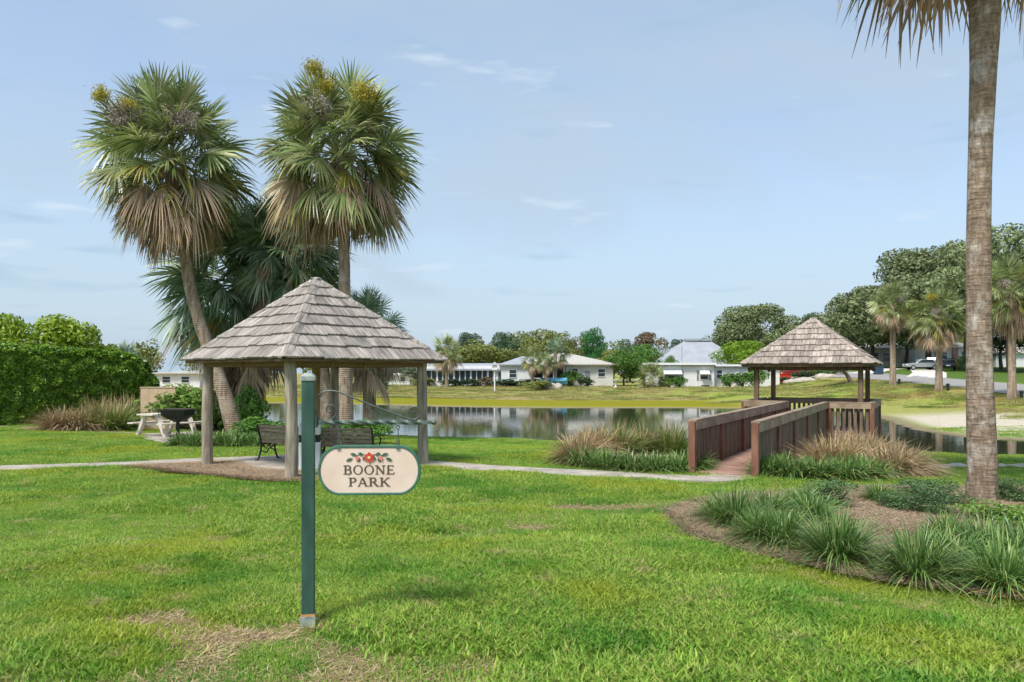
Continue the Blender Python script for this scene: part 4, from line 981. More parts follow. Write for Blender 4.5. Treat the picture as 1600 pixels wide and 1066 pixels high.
# ------------------------------------------------------------------ leafy volumes
def leaves_on(points, normals, size, seed, jitter=.6, aspect=.55):
    rng = np.random.default_rng(seed); n = len(points)
    nn = normals + rng.normal(0, jitter, (n, 3)); nn /= np.linalg.norm(nn, axis=1)[:, None] + 1e-9
    a = np.cross(nn, rng.normal(0, 1, (n, 3))); a /= np.linalg.norm(a, axis=1)[:, None] + 1e-9; b_ = np.cross(nn, a)
    s = size * rng.uniform(.6, 1.3, n)[:, None]
    v = np.stack([points - a * s, points + b_ * s * aspect + nn * s * .12, points + a * s, points - b_ * s * aspect + nn * s * .12], 1).reshape(-1, 3)
    return v, np.arange(n * 4).reshape(n, 4)
def crown_cloud(seed, n, lobes, lr=(.16, .30), shape='round', hollow=.55):
    """leaf points spread over many uneven lobes that fill a unit crown (x,y in -.5...5, z 0..1)"""
    rng = np.random.default_rng(seed); cs = []
    while len(cs) < lobes:
        p = rng.uniform(-1, 1, 3)
        if shape == 'round': ok = np.dot(p, p) < 1 and np.dot(p, p) > .12
        elif shape == 'wide': ok = (p[0] ** 2 + p[1] ** 2 + (max(p[2], 0) ** 2) + (min(p[2], 0) * 1.3) ** 2) < 1 and np.dot(p, p) > .2
        elif shape == 'column': ok = math.hypot(p[0], p[1]) < .95 * (1 - max(0, p[2]) ** 2 * .55)
        elif shape == 'mound': ok = np.dot(p, p) < 1 and p[2] > -.9
        if ok: cs.append(p * np.array([.5, .5, .5]) * .82 + np.array([0, 0, .5]))
    cs = np.array(cs); rad = rng.uniform(*lr, len(cs)); wgt = rad ** 2; wgt /= wgt.sum()
    k = rng.choice(len(cs), n, p=wgt); dn = rng.normal(0, 1, (n, 3)); dn /= np.linalg.norm(dn, axis=1)[:, None]
    dn[:, 2] = np.abs(dn[:, 2]) * np.where(rng.random(n) < .75, 1, -1); rr = rad[k] * (hollow + (1 - hollow) * rng.random(n) ** .5)
    p = cs[k] + dn * rr[:, None] * np.array([1, 1, .8]); return p, dn
KINDS = {
 'oak': dict(cols=['#566640', '#6c7a50', '#889464', '#a0a87c', '#4a5a38'], shape='wide', lobes=46, lr=(.10, .20)),
 'olive': dict(cols=['#5c6838', '#76803f', '#8a904c', '#9aa05c', '#4c5a30'], shape='wide', lobes=34, lr=(.13, .24)),
 'dark': dict(cols=['#37502f', '#486240', '#5c7550', '#70866a', '#2e4429'], shape='round', lobes=30, lr=(.13, .24)),
 'lime': dict(cols=['#5c7f24', '#78992c', '#92b035', '#6a8c28'], shape='wide', lobes=34, lr=(.13, .22)),
 'bright': dict(cols=['#2f6a34', '#448546', '#5d9c58', '#3a7a3c'], shape='column', lobes=34, lr=(.14, .22)),
 'green': dict(cols=['#3f6a28', '#587f34', '#6f9440', '#4a7430'], shape='round', lobes=34, lr=(.14, .24)),
 'red': dict(cols=['#6a5044', '#7d6452', '#6c6a48', '#8a7260'], shape='round', lobes=26, lr=(.12, .2)),
 'grey': dict(cols=['#6f7a5c', '#8a927a', '#5f6b4c', '#9aa08a'], shape='round', lobes=20, lr=(.12, .22)),
}
KM = {}; KME = {}
for k_, d_ in KINDS.items(): KM[k_] = leaf_mat('leaves_' + k_, d_['cols'], rough=.55, trans=.2, objrand=.15, spec=.25)
def crown_mesh(kind, variant, n, leaf):
    key = (kind, variant, n, leaf)
    if key not in KME:
        d_ = KINDS[kind]; p, dn = crown_cloud(hash_(kind) + variant * 17, n, d_['lobes'], d_['lr'], d_['shape'])
        v, f = leaves_on(p, dn, leaf, variant + 5); me = bpy.data.meshes.new('crown')
        o = mesh_obj('crown', v, f, KM[kind]); KME[key] = o.data; bpy.data.objects.remove(o)
    return KME[key]
def hash_(s): return sum(ord(c) * (i + 3) for i, c in enumerate(s))
m_bark = mat('bark', '#5a4c40', '#7d6f62', rough=.95, scale=4, stretch=(3, 3, .8), bump=.6)
def tree(name, label, base, H, W, kind, variant=0, crown_frac=.78, n=5200, leaf=.026, group=None, trunk_r=None, cat='tree', depth=None):
    rng = random.Random(hash_(label)); o = thing(name, label, cat, base, rng.random() * 6.28, group)
    ch = H * crown_frac; z0 = H - ch; r = trunk_r or max(.12, H * .022)
    mb = MB(); top = z0 + ch * .35
    mb.tube(smooth_curve([(0, 0, -.2), (rng.uniform(-.2, .2), rng.uniform(-.2, .2), top * .5), (rng.uniform(-.3, .3), rng.uniform(-.3, .3), top)], 4), [r * 1.3 - .7 * r * i / 8 for i in range(9)], 8)
    for k in range(5):
        a = k * 1.257 + rng.random(); e = rng.uniform(.35, .8); l_ = W * .38
        mb.tube([(0, 0, top * .62), (math.cos(a) * l_ * .5, math.sin(a) * l_ * .5, top * .62 + l_ * e * .5), (math.cos(a) * l_, math.sin(a) * l_, top * .62 + min(l_ * e * 1.3, ch * .8))], [r * .55, r * .35, r * .1], 6)
    mb.build('trunk', m_bark, o, True)
    c = bpy.data.objects.new('crown', crown_mesh(kind, variant, n, leaf)); C.objects.link(c); c.parent = o; c.location = (0, 0, z0); c.scale = (W, (depth or W), ch)
    return o
# --- dark shrubs in the foreground bed
KM['haw'] = leaf_mat('leaves_hawthorn', ['#2f4f26', '#456634', '#5f7f48', '#7c965e'], rough=.45, trans=.12, objrand=.12, spec=.45)
KINDS['haw'] = dict(shape='mound', lobes=22, lr=(.16, .26))
KM['spring'] = leaf_mat('leaves_spring', ['#5f8536', '#7fa244', '#97b558', '#4d7230'], rough=.5, trans=.25, objrand=.1, spec=.35); KINDS['spring'] = dict(shape='mound', lobes=20, lr=(.14, .26))
def shrub(name, label, loc, W, H, kind, n=2600, leaf=.03, variant=0, group=None, D=None, cat='shrub'):
    o = thing(name, label, cat, loc, random.Random(hash_(label)).uniform(-.2, .2), group)
    c = bpy.data.objects.new('foliage', crown_mesh(kind, variant, n, leaf)); C.objects.link(c); c.parent = o; c.location = (0, 0, -.06 * H); c.scale = (W, D or W, H)
    m_ = MB()
    for k in range(5):
        a = k * 1.256; m_.tube([(0, 0, -.05), (math.cos(a) * W * .22, math.sin(a) * W * .22, H * .55)], [.02 + W * .008, .008], 6)
    m_.build('stem', m_bark, o); return o
for i, (px, py, W, H, lab) in enumerate(((1300, 795, 1.0, .46, 'dark low shrub at the rear middle of the foreground bed'), (1442, 806, .85, .42, 'dark low shrub in front of the pair left of the palm trunk'), (1455, 790, 1.15, .44, 'dark low shrub behind, left of the foreground palm trunk'),
                                         (1572, 786, .7, .42, 'dark low shrub right of the foreground palm trunk'), (1618, 792, .8, .45, 'dark low shrub cut by the right edge behind the palm'), (1400, 800, .6, .32, 'smallest dark shrub, left of the pair by the palm'))):
    shrub('hawthorn_shrub', lab, gp(px, py), W, H, 'haw', 5000, .021, i % 3, 'dark shrubs in the foreground bed')
shrub('spring_shrub', 'light green low shrub at the foot of the foreground palm', gp(1548, 820), .95, .34, 'spring', 1800, .034, 0)
shrub('spring_shrub', 'light green low shrub right of the palm foot, at the picture edge', gp(1596, 828), .8, .36, 'spring', 1800, .034, 1)
# --- planting beside the boardwalk
i = 0
for px, py in ((915, 728), (948, 733), (985, 736), (1022, 738), (1056, 738), (1078, 736)):
    i += 1; clump('liriope_plant', ('leftmost', 'second', 'third', 'fourth', 'fifth', 'rightmost')[i - 1] + ' strappy plant in the row left of the boardwalk', 'plant', gp(px, py), .62, .22, 260, 'strappy plants left of the boardwalk', 600 + i, 'lir', .011)
for k, (px, py, L, kd, lab) in enumerate(((905, 722, 1.05, 'mauve', 'pinkish dry grass clump at the left end of the boardwalk bed'), (925, 714, 1.1, 'tan', 'tan feathery grass clump second from the left in the boardwalk bed'), (962, 712, 1.05, 'green', 'green fountain grass between tan clumps left of the boardwalk'),
                                       (1002, 711, 1.05, 'tan', 'pale tan fountain grass at the middle of the left boardwalk bed'), (1048, 714, 1.15, 'green', 'green fountain grass next to the left boardwalk rail'))):
    clump('fountain_grass', lab, 'ornamental grass', gp(px, py), L, .22, 420, 'fountain grasses left of the boardwalk', 620 + k, kd, .010)
i = 0
for px, py in ((1203, 744), (1236, 747), (1275, 748), (1318, 749), (1352, 747)):
    i += 1; clump('liriope_plant', ('leftmost', 'second', 'third', 'fourth', 'rightmost')[i - 1] + ' strappy plant in the row right of the boardwalk', 'plant', gp(px, py), .66, .2, 280, 'strappy plants right of the boardwalk', 640 + i, 'lir', .011)
for k, (px, py, L, kd, lab) in enumerate(((1300, 735, 1.1, 'tan', 'tan fountain grass against the right boardwalk rail'), (1342, 730, 1.15, 'tan', 'tallest tan fountain grass right of the boardwalk'), (1385, 742, .95, 'mauve', 'brown drooping grass at the front of the right boardwalk bed'), (1408, 738, .9, 'mauve', 'rightmost brown grass clump of the boardwalk bed'), (1365, 728, 1.05, 'tan', 'tan fountain grass behind the brown clumps right of the boardwalk'))):
    clump('fountain_grass', lab, 'ornamental grass', gp(px, py), L, .24, 460, 'fountain grasses right of the boardwalk', 660 + k, kd, .010)
# --- planting at the left, by the picnic table
for k, (px, py, L, kd, lab) in enumerate(((100, 671, 1.3, 'mauve', 'pinkish drooping grass leftmost in front of the hedge'), (128, 672, 1.25, 'mauve', 'pinkish drooping grass second in front of the hedge'), (168, 673, 1.35, 'green', 'green strap-leaved grass left of the picnic table'), (200, 670, 1.5, 'green', 'tall green grass just behind the picnic table seat'),
                                       (232, 666, 1.5, 'tan', 'tan plumed grass in front of the tan panel'), (325, 672, 1.3, 'mauve', 'brown grass between the grill and the leaning palm'), (345, 670, 1.3, 'tan', 'tan grass just left of the leaning palm trunk'), (150, 664, 1.6, 'tan', 'tan plumed grass at the foot of the hedge'))):
    clump('fountain_grass', lab, 'ornamental grass', gp(px, py), L, .40, 520, 'grasses around the picnic table', 700 + k, kd, .015)
for k, px in enumerate((295, 318, 345, 368, 392, 416, 438)):
    clump('liriope_plant', ('first', 'second', 'third', 'fourth', 'fifth', 'sixth', 'seventh')[k] + ' dark strappy clump from the left in the border behind the log pavilion', 'plant', gp(px, 697 + (k % 2) * 2), .62, .36, 320, 'strappy border behind the log pavilion', 720 + k, 'lir', .013, (1.3, .9))
shrub('leafy_shrub', 'leafy green shrub behind the left bench', gy(405, 22.6), 1.7, .85, 'green', 3000, .04, 1)
shrub('leafy_shrub', 'dark leafy vine shrub climbing around the bushy palm trunk', gy(392, 26.5), 1.2, 2.0, 'green', 3200, .04, 2)
shrub('leafy_shrub', 'low leafy shrub right of the second bench', gy(570, 23.0), 1.7, .85, 'green', 3000, .04, 0)
shrub('leafy_shrub', 'low leafy shrub behind the center post of the pavilion', gy(520, 23.4), 1.4, .8, 'green', 3000, .04, 1)
shrub('leafy_shrub', 'bright leafy shrub behind the grill', gy(285, 31), 3.4, 2.0, 'spring', 4200, .035, 2)
shrub('leafy_shrub', 'bright leafy shrub seen left of the leaning palm trunk', gy(335, 30), 2.6, 1.9, 'spring', 4200, .035, 0)

# tan panel
m_tanp = mat('tan_panel', '#c4a98c', '#cfb69a', rough=.8, scale=3)
pp0 = gy(247, 29.5); tpn = thing('tan_enclosure', 'tan utility panel behind the picnic table', 'panel', pp0, R(-3))
ph = zat(606, 29.5) - pp0.z
for k in range(4): MB().box((-.51 + .345 * k, 0, ph / 2 - .1), (.337, .05, ph + .2)).build('panel', m_tanp, tpn)
MB().box((0, 0, ph + .015), (1.40, .09, .035)).build('top_rail', m_tanp, tpn)
MB().box((0.35, -.035, ph * .45), (.25, .02, .15)).build('vent', m_cast, tpn)

# ------------------------------------------------------------------ hedge and the clipped trees behind it
KM['hedge'] = leaf_mat('leaves_hedge', ['#35601e', '#568428', '#86aa36', '#a2c046', '#467224'], rough=.42, trans=.22, objrand=.05, spec=.45)
HA = Vector((-25.0, 21.8)); HB = Vector((-15.6, 33.4)); hd = (HB - HA); HLn = hd.length; hd.normalize(); hn = Vector((hd.y, -hd.x))   # hn faces the lawn
rng = np.random.default_rng(77)
def hedge_top(s): return 3.45 - .62 * s / HLn - .9 * np.clip((s - HLn + 1.0) / 1.0, 0, 1) ** 2
n = 36000
s = rng.uniform(-.2, HLn + .25, n); zf = rng.random(n); top = hedge_top(s)
wob = (fbm(s * .9, zf * 3, 61) - .5) * .22 + (vnoise(s * 3.6, zf * 11, 63) - .5) * .26
pf = np.stack([HA.x + hd.x * s + hn.x * wob, HA.y + hd.y * s + hn.y * wob, zf * top], 1); nf = np.tile([hn.x, hn.y, .35], (n, 1))
rnd = np.clip((zf - .82) / .18, 0, 1) ** 2 * .5; pf[:, 0] -= hn.x * rnd; pf[:, 1] -= hn.y * rnd
n2_ = 13000
s = rng.uniform(-.2, HLn + .2, n2_); w_ = rng.uniform(0, 2.2, n2_); wob = (fbm(s * 1.1, w_ * 1.1, 71) - .5) * .14 + (vnoise(s * 3.4, w_ * 3.4, 73) - .5) * .12
ptop = np.stack([HA.x + hd.x * s - hn.x * w_, HA.y + hd.y * s - hn.y * w_, hedge_top(s) + wob - .25 * np.clip((.35 - w_) / .35, 0, 1) ** 2], 1); ntop = np.tile([0, 0, 1.0], (n2_, 1))
n3_ = 5000
w_ = rng.uniform(0, 2.2, n3_); zf = rng.random(n3_); wob = (fbm(w_, zf * 3, 81) - .5) * .5 + .2 - .4 * zf ** 3
pe = np.stack([HB.x - hn.x * w_ + hd.x * wob, HB.y - hn.y * w_ + hd.y * wob, zf * hedge_top(np.full(n3_, HLn - .4))], 1); ne = np.tile([hd.x, hd.y, .3], (n3_, 1))
v, f = leaves_on(np.concatenate([pf, ptop, pe]), np.concatenate([nf, ntop, ne]), .095, 9, .85)
v = np.array(v)
hb = thing('clipped_hedge', 'tall clipped green hedge along the left side of the lawn', 'hedge', (HA.x, HA.y, hz(HA.x, HA.y)))
v[:, 0] -= HA.x; v[:, 1] -= HA.y
ho = mesh_obj('foliage', v, f, KM['hedge'], hb); ho['kind'] = 'stuff'
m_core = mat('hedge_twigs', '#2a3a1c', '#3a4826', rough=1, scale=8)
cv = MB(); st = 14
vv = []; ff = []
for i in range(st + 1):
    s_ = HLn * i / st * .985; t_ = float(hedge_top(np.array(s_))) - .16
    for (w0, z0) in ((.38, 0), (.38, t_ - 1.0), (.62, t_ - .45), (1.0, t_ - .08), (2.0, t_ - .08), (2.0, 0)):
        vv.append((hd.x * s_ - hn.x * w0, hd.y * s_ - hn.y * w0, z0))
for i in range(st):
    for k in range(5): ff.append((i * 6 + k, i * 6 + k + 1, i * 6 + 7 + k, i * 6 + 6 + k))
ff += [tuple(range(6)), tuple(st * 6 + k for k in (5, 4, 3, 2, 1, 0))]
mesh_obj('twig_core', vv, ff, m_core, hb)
KM['privet'] = leaf_mat('leaves_privet', ['#5f7f24', '#86a02c', '#a3b836', '#7a9630'], rough=.45, trans=.25, objrand=.06, spec=.35); KINDS['privet'] = dict(shape='mound', lobes=50, lr=(.14, .22))
shrub('rounded_tree', 'rounded yellow-green tree rising behind the hedge', Vector((xat(95, 40), 40, 0)), 5.4, 5.2, 'privet', 14000, .022, 0, 'rounded trees behind the hedge', cat='tree')
shrub('rounded_tree', 'rounded yellow-green tree at the left picture edge behind the hedge', Vector((xat(-5, 41), 41, 0)), 4.6, 5.6, 'privet', 14000, .022, 1, 'rounded trees behind the hedge', cat='tree')
b0 = Vector((xat(195, 44), 44, 0.0))
palm('young_palm', 'young palm tip sticking out behind the hedge end', b0, [(b0.x, b0.y, -.1), (b0.x, b0.y, 1.2), (b0.x + .1, b0.y, 2.0)], [.15, .14, .12], ((4, 3, 3, 0, 0, 0), (0, 0), (0, 0, 0)), .72, 'dark', 91)

# ------------------------------------------------------------------ houses across the water
m_wall = mat('white_siding', '#e4e2e2', '#ecebea', rough=.7, scale=1.5); m_wallg = mat('pale_stucco', '#cfccc4', '#d9d6ce', rough=.8, scale=1.5)
m_trim = mat('white_trim', '#e6e6e6', '#f0f0f0', rough=.6, scale=2); m_roofg = mat('grey_metal_roof', '#9a9ea6', '#a6aab2', rough=.8, scale=.8); m_roofs = mat('pale_shingle_roof', '#aeaaa2', '#bfbab2', rough=.9, scale=3)
m_greytrim = mat('grey_trim', '#83878c', '#91959a', rough=.7, scale=3); m_cream_h = mat('cream_siding', '#d8d0bc', '#e0d8c6', rough=.8, scale=1); m_pinkb = mat('pink_brick', '#a88078', '#b98f86', rough=.9, scale=6)
m_glass, t, b = new_mat('window_glass'); b.inputs['Base Color'].default_value = lin('#2e3a3e'); b.inputs['Roughness'].default_value = .12
m_screen = mat('porch_screen', '#39444a', '#4a565c', rough=.4, scale=3)
def window(parent, x, y, z, w, h, m=None, frame=.06):
    o = MB().box((x, y, z), (w + 2 * frame, .10, h + 2 * frame)).build('window', m_trim, parent)
    MB().box((x, y - .045, z + h * .26), (w, .03, h * .46)).build('pane', m or m_glass, o); MB().box((x, y - .045, z - h * .26), (w, .03, h * .46)).build('pane', m or m_glass, o); return o
def hip_roof(parent, x0, x1, y0, y1, ze, zr, rx0, rx1, m, thick=.14, name='roof'):
    ym = (y0 + y1) / 2
    v = [(x0, y0, ze), (x1, y0, ze), (x1, y1, ze), (x0, y1, ze), (rx0, ym, zr), (rx1, ym, zr)] + [(x0, y0, ze - thick), (x1, y0, ze - thick), (x1, y1, ze - thick), (x0, y1, ze - thick)]
    return mesh_obj(name, v, [(0, 1, 5, 4), (1, 2, 5), (2, 3, 4, 5), (3, 0, 4), (9, 8, 7, 6), (0, 6, 7, 1), (1, 7, 8, 2), (2, 8, 9, 3), (3, 9, 6, 0)], m, parent)
# screened porch building
Yh = 95.0; x0, x1 = xat(655, Yh), xat(795, Yh); zb = .32
h1 = thing('porch_building', 'long low white building with a row of dark screened porch windows', 'building', (0, Yh, zb))
MB().box(((x0 + x1) / 2, 3, 1.3), (x1 - x0 - .3, 5, 2.6)).build('wall', m_wall, h1); MB().box(((x0 + x1) / 2 - .6, .25, .32), (x1 - x0 - 1.2, .16, .64)).build('knee_wall', m_wall, h1)
mesh_obj('roof', [(x0 - .3, -.3, 2.15), (x1 + .3, -.3, 2.15), (x1 + .3, 6, 2.95), (x0 - .3, 6, 2.95), (x0 - .3, -.3, 1.98), (x1 + .3, -.3, 1.98), (x1 + .3, 6, 2.78), (x0 - .3, 6, 2.78)], [(0, 1, 2, 3), (7, 6, 5, 4), (0, 4, 5, 1), (1, 5, 6, 2), (2, 6, 7, 3), (3, 7, 4, 0)], m_roofg, h1)
npan = 13
for k in range(npan + 1):
    xx = x0 + .1 + (x1 - x0 - 2.0) * k / npan; MB().box((xx, .22, 1.3), (.13 if k % 3 else .24, .14, 1.40)).build('porch_post', m_trim, h1)
    if k < npan: MB().box((xx + (x1 - x0 - 2.0) / npan / 2, .30, 1.3), ((x1 - x0 - 2.0) / npan - .13, .04, 1.34)).build('screen', m_screen, h1)
MB().box((x1 - .95, .27, 1.3), (1.3, .3, 1.4)).build('end_wall', m_wall, h1); MB().box((x1 - .95, .10, 1.05), (.7, .06, 1.5)).build('door', m_screen, h1)
# hip-roofed house with veranda
Yh = 92.0; x0, x1 = xat(783, Yh), xat(958, Yh); zb = .33
h2 = thing('veranda_house', 'white hip-roofed house with a columned veranda by the lake', 'house', (0, Yh, zb))
xa, xb = xat(832, Yh), xat(884, Yh)
MB().box(((x0 + xa) / 2, 3.5, 1.35), (xa - x0, 7, 2.7)).build('wall', m_wall, h2); MB().box(((xb + x1) / 2, 4, 1.35), (x1 - xb, 8.2, 2.7)).build('wall', m_wallg, h2); MB().box(((xa + xb) / 2, 4.4, 1.35), (xb - xa - .01, 4, 2.69)).build('wall', m_screen, h2)
hip_roof(h2, xa - .8, x1 + .5, -.7, 9, 2.75, zat(552, Yh + 4) - zb, xat(868, Yh), xat(892, Yh), m_roofs); hip_roof(h2, x0 - .3, xa + 2.5, -.4, 8, 2.72, 3.75, x0 + 2.5, xa, m_roofg)
for k in range(4): MB().box((xa + .12 + (xb - xa - .3) * k / 3, .1, 1.31), (.2, .2, 2.6)).build('column', m_trim, h2)
MB().box(((xa + xb) / 2, .1, 1.05), (xb - xa, .08, .1)).build('handrail', m_trim, h2); MB().box(((xa + xb) / 2, .12, .35), (xb - xa, .12, .7)).build('skirting', m_wall, h2)
for k in range(12): MB().box((xa + .2 + (xb - xa - .4) * k / 11, .1, .86), (.05, .05, .34)).build('baluster', m_trim, h2)
window(h2, xb + 1.1, -.13, 1.75, .6, .9); MB().box((xb + 2.6, -.12, 1.1), (.6, .06, 1.6)).build('door', m_greytrim, h2); window(h2, x0 + 1.4, -.03, 1.6, .8, .9); window(h2, x1 - 1.4, -.13, 1.7, .8, .9)
# white mobile home
Yh = 88.0; x0, xm, x1 = xat(1016, Yh), xat(1116, Yh), xat(1222, Yh); zb = hz(20, 88) - .02
h3 = thing('mobile_home', 'long white flat-roofed mobile home with window awnings', 'house', (0, Yh, zb))
zt = zat(571, Yh) - zb
MB().box(((x0 + xm) / 2, 2.5, zt / 2), (xm - x0, 5, zt)).build('wall', m_wall, h3); MB().box(((xm + x1) / 2, 3.1, zt / 2 - .1), (x1 - xm, 4.6, zt - .2)).build('wall', m_wall, h3)
for k in range(9): MB().box((x0 + .4 + (xm - x0 - .8) * k / 8, -.012, zt / 2), (.03, .02, zt - .1)).build('siding_rib', m_trim, h3)
MB().box(((x0 + xm) / 2 - .1, 2.4, zt + .17), (xm - x0 + .5, 5.8, .26)).build('roof', m_trim, h3); MB().box(((x0 + xm) / 2 - .1, 2.4, zt - .01), (xm - x0 + .3, 5.5, .1)).build('eave', m_greytrim, h3)
MB().box(((xm + x1) / 2 + .15, 2.9, zt + .0), (x1 - xm + .5, 5.0, .22)).build('roof', m_trim, h3); MB().box(((xm + x1) / 2 + .15, 2.9, zt - .18), (x1 - xm + .3, 4.9, .1)).build('eave', m_greytrim, h3)
for wx, ww in ((xat(1050, Yh), 1.7), (xat(1100, Yh), .9)):
    window(h3, wx, -.03, 1.35, ww, .8)
    mesh_obj('awning', [(wx - ww * .62, -.75, 1.55), (wx + ww * .62, -.75, 1.55), (wx + ww * .62, 0, 2.05), (wx - ww * .62, 0, 2.05), (wx - ww * .62, -.72, 1.5), (wx + ww * .62, -.72, 1.5), (wx + ww * .62, 0, 2.0), (wx - ww * .62, 0, 2.0)], [(0, 1, 2, 3), (7, 6, 5, 4), (0, 4, 5, 1), (1, 5, 6, 2), (3, 7, 4, 0)], m_trim, h3)
    for sd in (-1, 1): MB().box((wx + sd * (ww * .62 + .15), -.03, 1.4), (.22, .06, 1.1)).build('shutter', m_greytrim, h3)
window(h3, xat(1127, Yh), .77, 1.55, .55, .9); MB().box((xat(1170, Yh), .78, 1.4), (2.6, .05, 1.1)).build('garage_panel', m_trim, h3); MB().box((xat(1102, Yh), -.03, .15), (.9, .05, .25)).build('vent', m_cast, h3)
MB().tube([(xat(1065, Yh), -.2, 0), (xat(1065, Yh), -.2, zat(540, Yh) - zb)], .03, 6).build('antenna_mast', m_greytrim, h3)
# grey hip roof behind
Yh = 122.0; x0, x1 = xat(1018, Yh), xat(1172, Yh); zb = hz(30, 122)
h4 = thing('grey_roofed_house', 'house with a big pale grey hip roof behind the mobile home', 'house', (0, Yh, zb))
MB().box(((x0 + x1) / 2, 6, 1.3), (x1 - x0 - 1, 11, 2.6)).build('wall', m_wallg, h4); hip_roof(h4, x0, x1, -.5, 12.5, zat(570, Yh) - zb, zat(533, Yh + 6) - zb, xat(1070, Yh + 6), xat(1110, Yh + 6), m_roofg, .25)
MB().box((xat(1090, Yh + 6), 6, zat(531, Yh + 6) - zb), (4.4, .8, .3)).build('ridge_vent', m_roofg, h4)
# houses beyond the road
def simple_house(name, label, px0, px1, Yh, ytop, m, wins, roof_h=1.6, depth=8, m_r=None, door=None):
    x0, x1 = xat(px0, Yh), xat(px1, Yh); zb = hz((x0 + x1) / 2, Yh); zt = zat(ytop, Yh) - zb
    h = thing(name, label, 'house', (0, Yh, zb)); MB().box(((x0 + x1) / 2, depth / 2, zt / 2 - .2), (x1 - x0, depth, zt + .4)).build('wall', m, h)
    hip_roof(h, x0 - .5, x1 + .5, -.5, depth + .5, zt + .1, zt + roof_h, x0 + (x1 - x0) * .3, x1 - (x1 - x0) * .3, m_r or m_roofs)
    for wx, wz, w, hh in wins: window(h, x0 + (x1 - x0) * wx, -.02, zt * wz, w, hh)
    if door: MB().box((x0 + (x1 - x0) * door[0], -.03, door[2] / 2), (door[1], .06, door[2])).build('garage_door', m_trim, h)
    return h
simple_house('cream_house', 'cream house with paned windows behind the street palms', 1338, 1408, 132, 545, m_cream_h, ((.42, .55, 1.0, 1.5), (.66, .55, 1.0, 1.5), (.12, .55, 1.0, 1.5)))
hh_ = simple_house('white_house', 'white house with a garage behind the parked cars', 1430, 1520, 130, 543, m_wall, ((.38, .62, .9, 1.2), (.5, .62, .9, 1.2), (.85, .6, .8, 1.3), (.93, .6, .8, 1.3)), door=(.2, 3.0, 2.1))
MB().box((xat(1492, 130), -.12, 1.9), (.9, .3, 3.8)).build('brick_chimney', m_pinkb, hh_)
simple_house('far_white_house', 'white house half hidden at the right edge behind the palm', 1556, 1640, 125, 552, m_wall, ((.3, .5, 1.0, 1.2), (.6, .5, 1.0, 1.2)))
simple_house('left_white_trailer', 'small white trailer home glimpsed past the hedge end', 238, 312, 92, 584, m_wall, ((.3, .55, .9, .7), (.7, .55, .9, .7)), roof_h=.3)
simple_house('small_white_cottage', 'small low white cottage seen through the log pavilion', 597, 640, 104, 586, m_wall, ((.2, .6, .6, .6), (.75, .6, .6, .6)), roof_h=.25, m_r=m_trim)

# ------------------------------------------------------------------ trees
TREES = [  # label, px, base Y, top py, width px, kind, variant, crown fraction
 ('dark green tree behind the small cottage', 605, 118, 556, 70, 'dark', 0, .85), ('dark green tree left of the porch building', 645, 112, 548, 60, 'dark', 1, .85), ('grey-green wispy tree beside the log pavilion right post', 650, 98, 572, 40, 'grey', 0, .8),
 ('dark crowned tree sticking up left in the far tree line', 735, 140, 522, 42, 'dark', 2, .7), ('broad olive tree behind the porch building', 755, 120, 531, 95, 'olive', 0, .85), ('olive tree over the right of the porch building', 712, 125, 545, 60, 'olive', 1, .85),
 ('dark tree between the olive and the tall grey-green trees', 785, 122, 521, 50, 'dark', 0, .85), ('tall grey-green tree at the highest point of the far tree line', 815, 128, 513, 62, 'oak', 0, .85), ('tall olive tree left of the veranda house roof', 850, 118, 517, 76, 'olive', 2, .85),
 ('olive tree behind the veranda house roof', 880, 124, 520, 60, 'olive', 0, .85), ('upright bright green tree with a flat-sided crown', 925, 128, 515, 44, 'bright', 0, .8), ('brownish low tree right of the veranda house', 958, 122, 546, 60, 'olive', 1, .85),
 ('dark small tree left of the reddish tree', 985, 124, 533, 50, 'dark', 1, .85), ('reddish brown tree above the round green trees', 1017, 128, 520, 52, 'red', 0, .8), ('big round green tree left of the mobile home', 975, 93, 547, 62, 'green', 0, .93), ('round green tree behind, touching the mobile home', 1008, 97, 540, 56, 'green', 1, .93),
 ('big spreading oak left of the lookout roof', 1183, 135, 477, 132, 'oak', 1, .9), ('lime green flat-topped tree below the spreading oak', 1158, 108, 533, 74, 'lime', 0, .7), ('small lime green tree close to the lookout roof', 1170, 100, 548, 50, 'lime', 1, .8), ('small dark tree peeping over the lookout roof', 1268, 140, 492, 46, 'dark', 2, .8),
 ('small tree over the left end of the grey roof', 1060, 132, 532, 34, 'dark', 0, .7), ('small round bush tree over the mobile home roof', 1047, 100, 556, 30, 'green', 2, .8),
 ('oak at the left end of the roadside oaks', 1332, 116, 457, 100, 'oak', 2, .88), ('oak behind the farthest street palm', 1392, 118, 436, 120, 'oak', 0, .88), ('tall oak behind the middle street palm', 1450, 120, 388, 150, 'oak', 1, .88), ('oak just left of the foreground palm trunk', 1512, 112, 400, 120, 'oak', 2, .86),
 ('largest oak at the right picture edge', 1580, 96, 350, 190, 'oak', 0, .9), ('oak filling the gap between the tall oak and the largest oak', 1522, 108, 372, 120, 'oak', 2, .9), ('oak over the cream house', 1362, 124, 448, 100, 'oak', 1, .88), ('oak beyond the right picture edge', 1690, 90, 370, 180, 'oak', 1, .88), ('dark oak over the white house', 1415, 124, 470, 130, 'dark', 1, .8), ('dark tree behind the nearest street palm', 1565, 108, 470, 120, 'dark', 2, .85)]
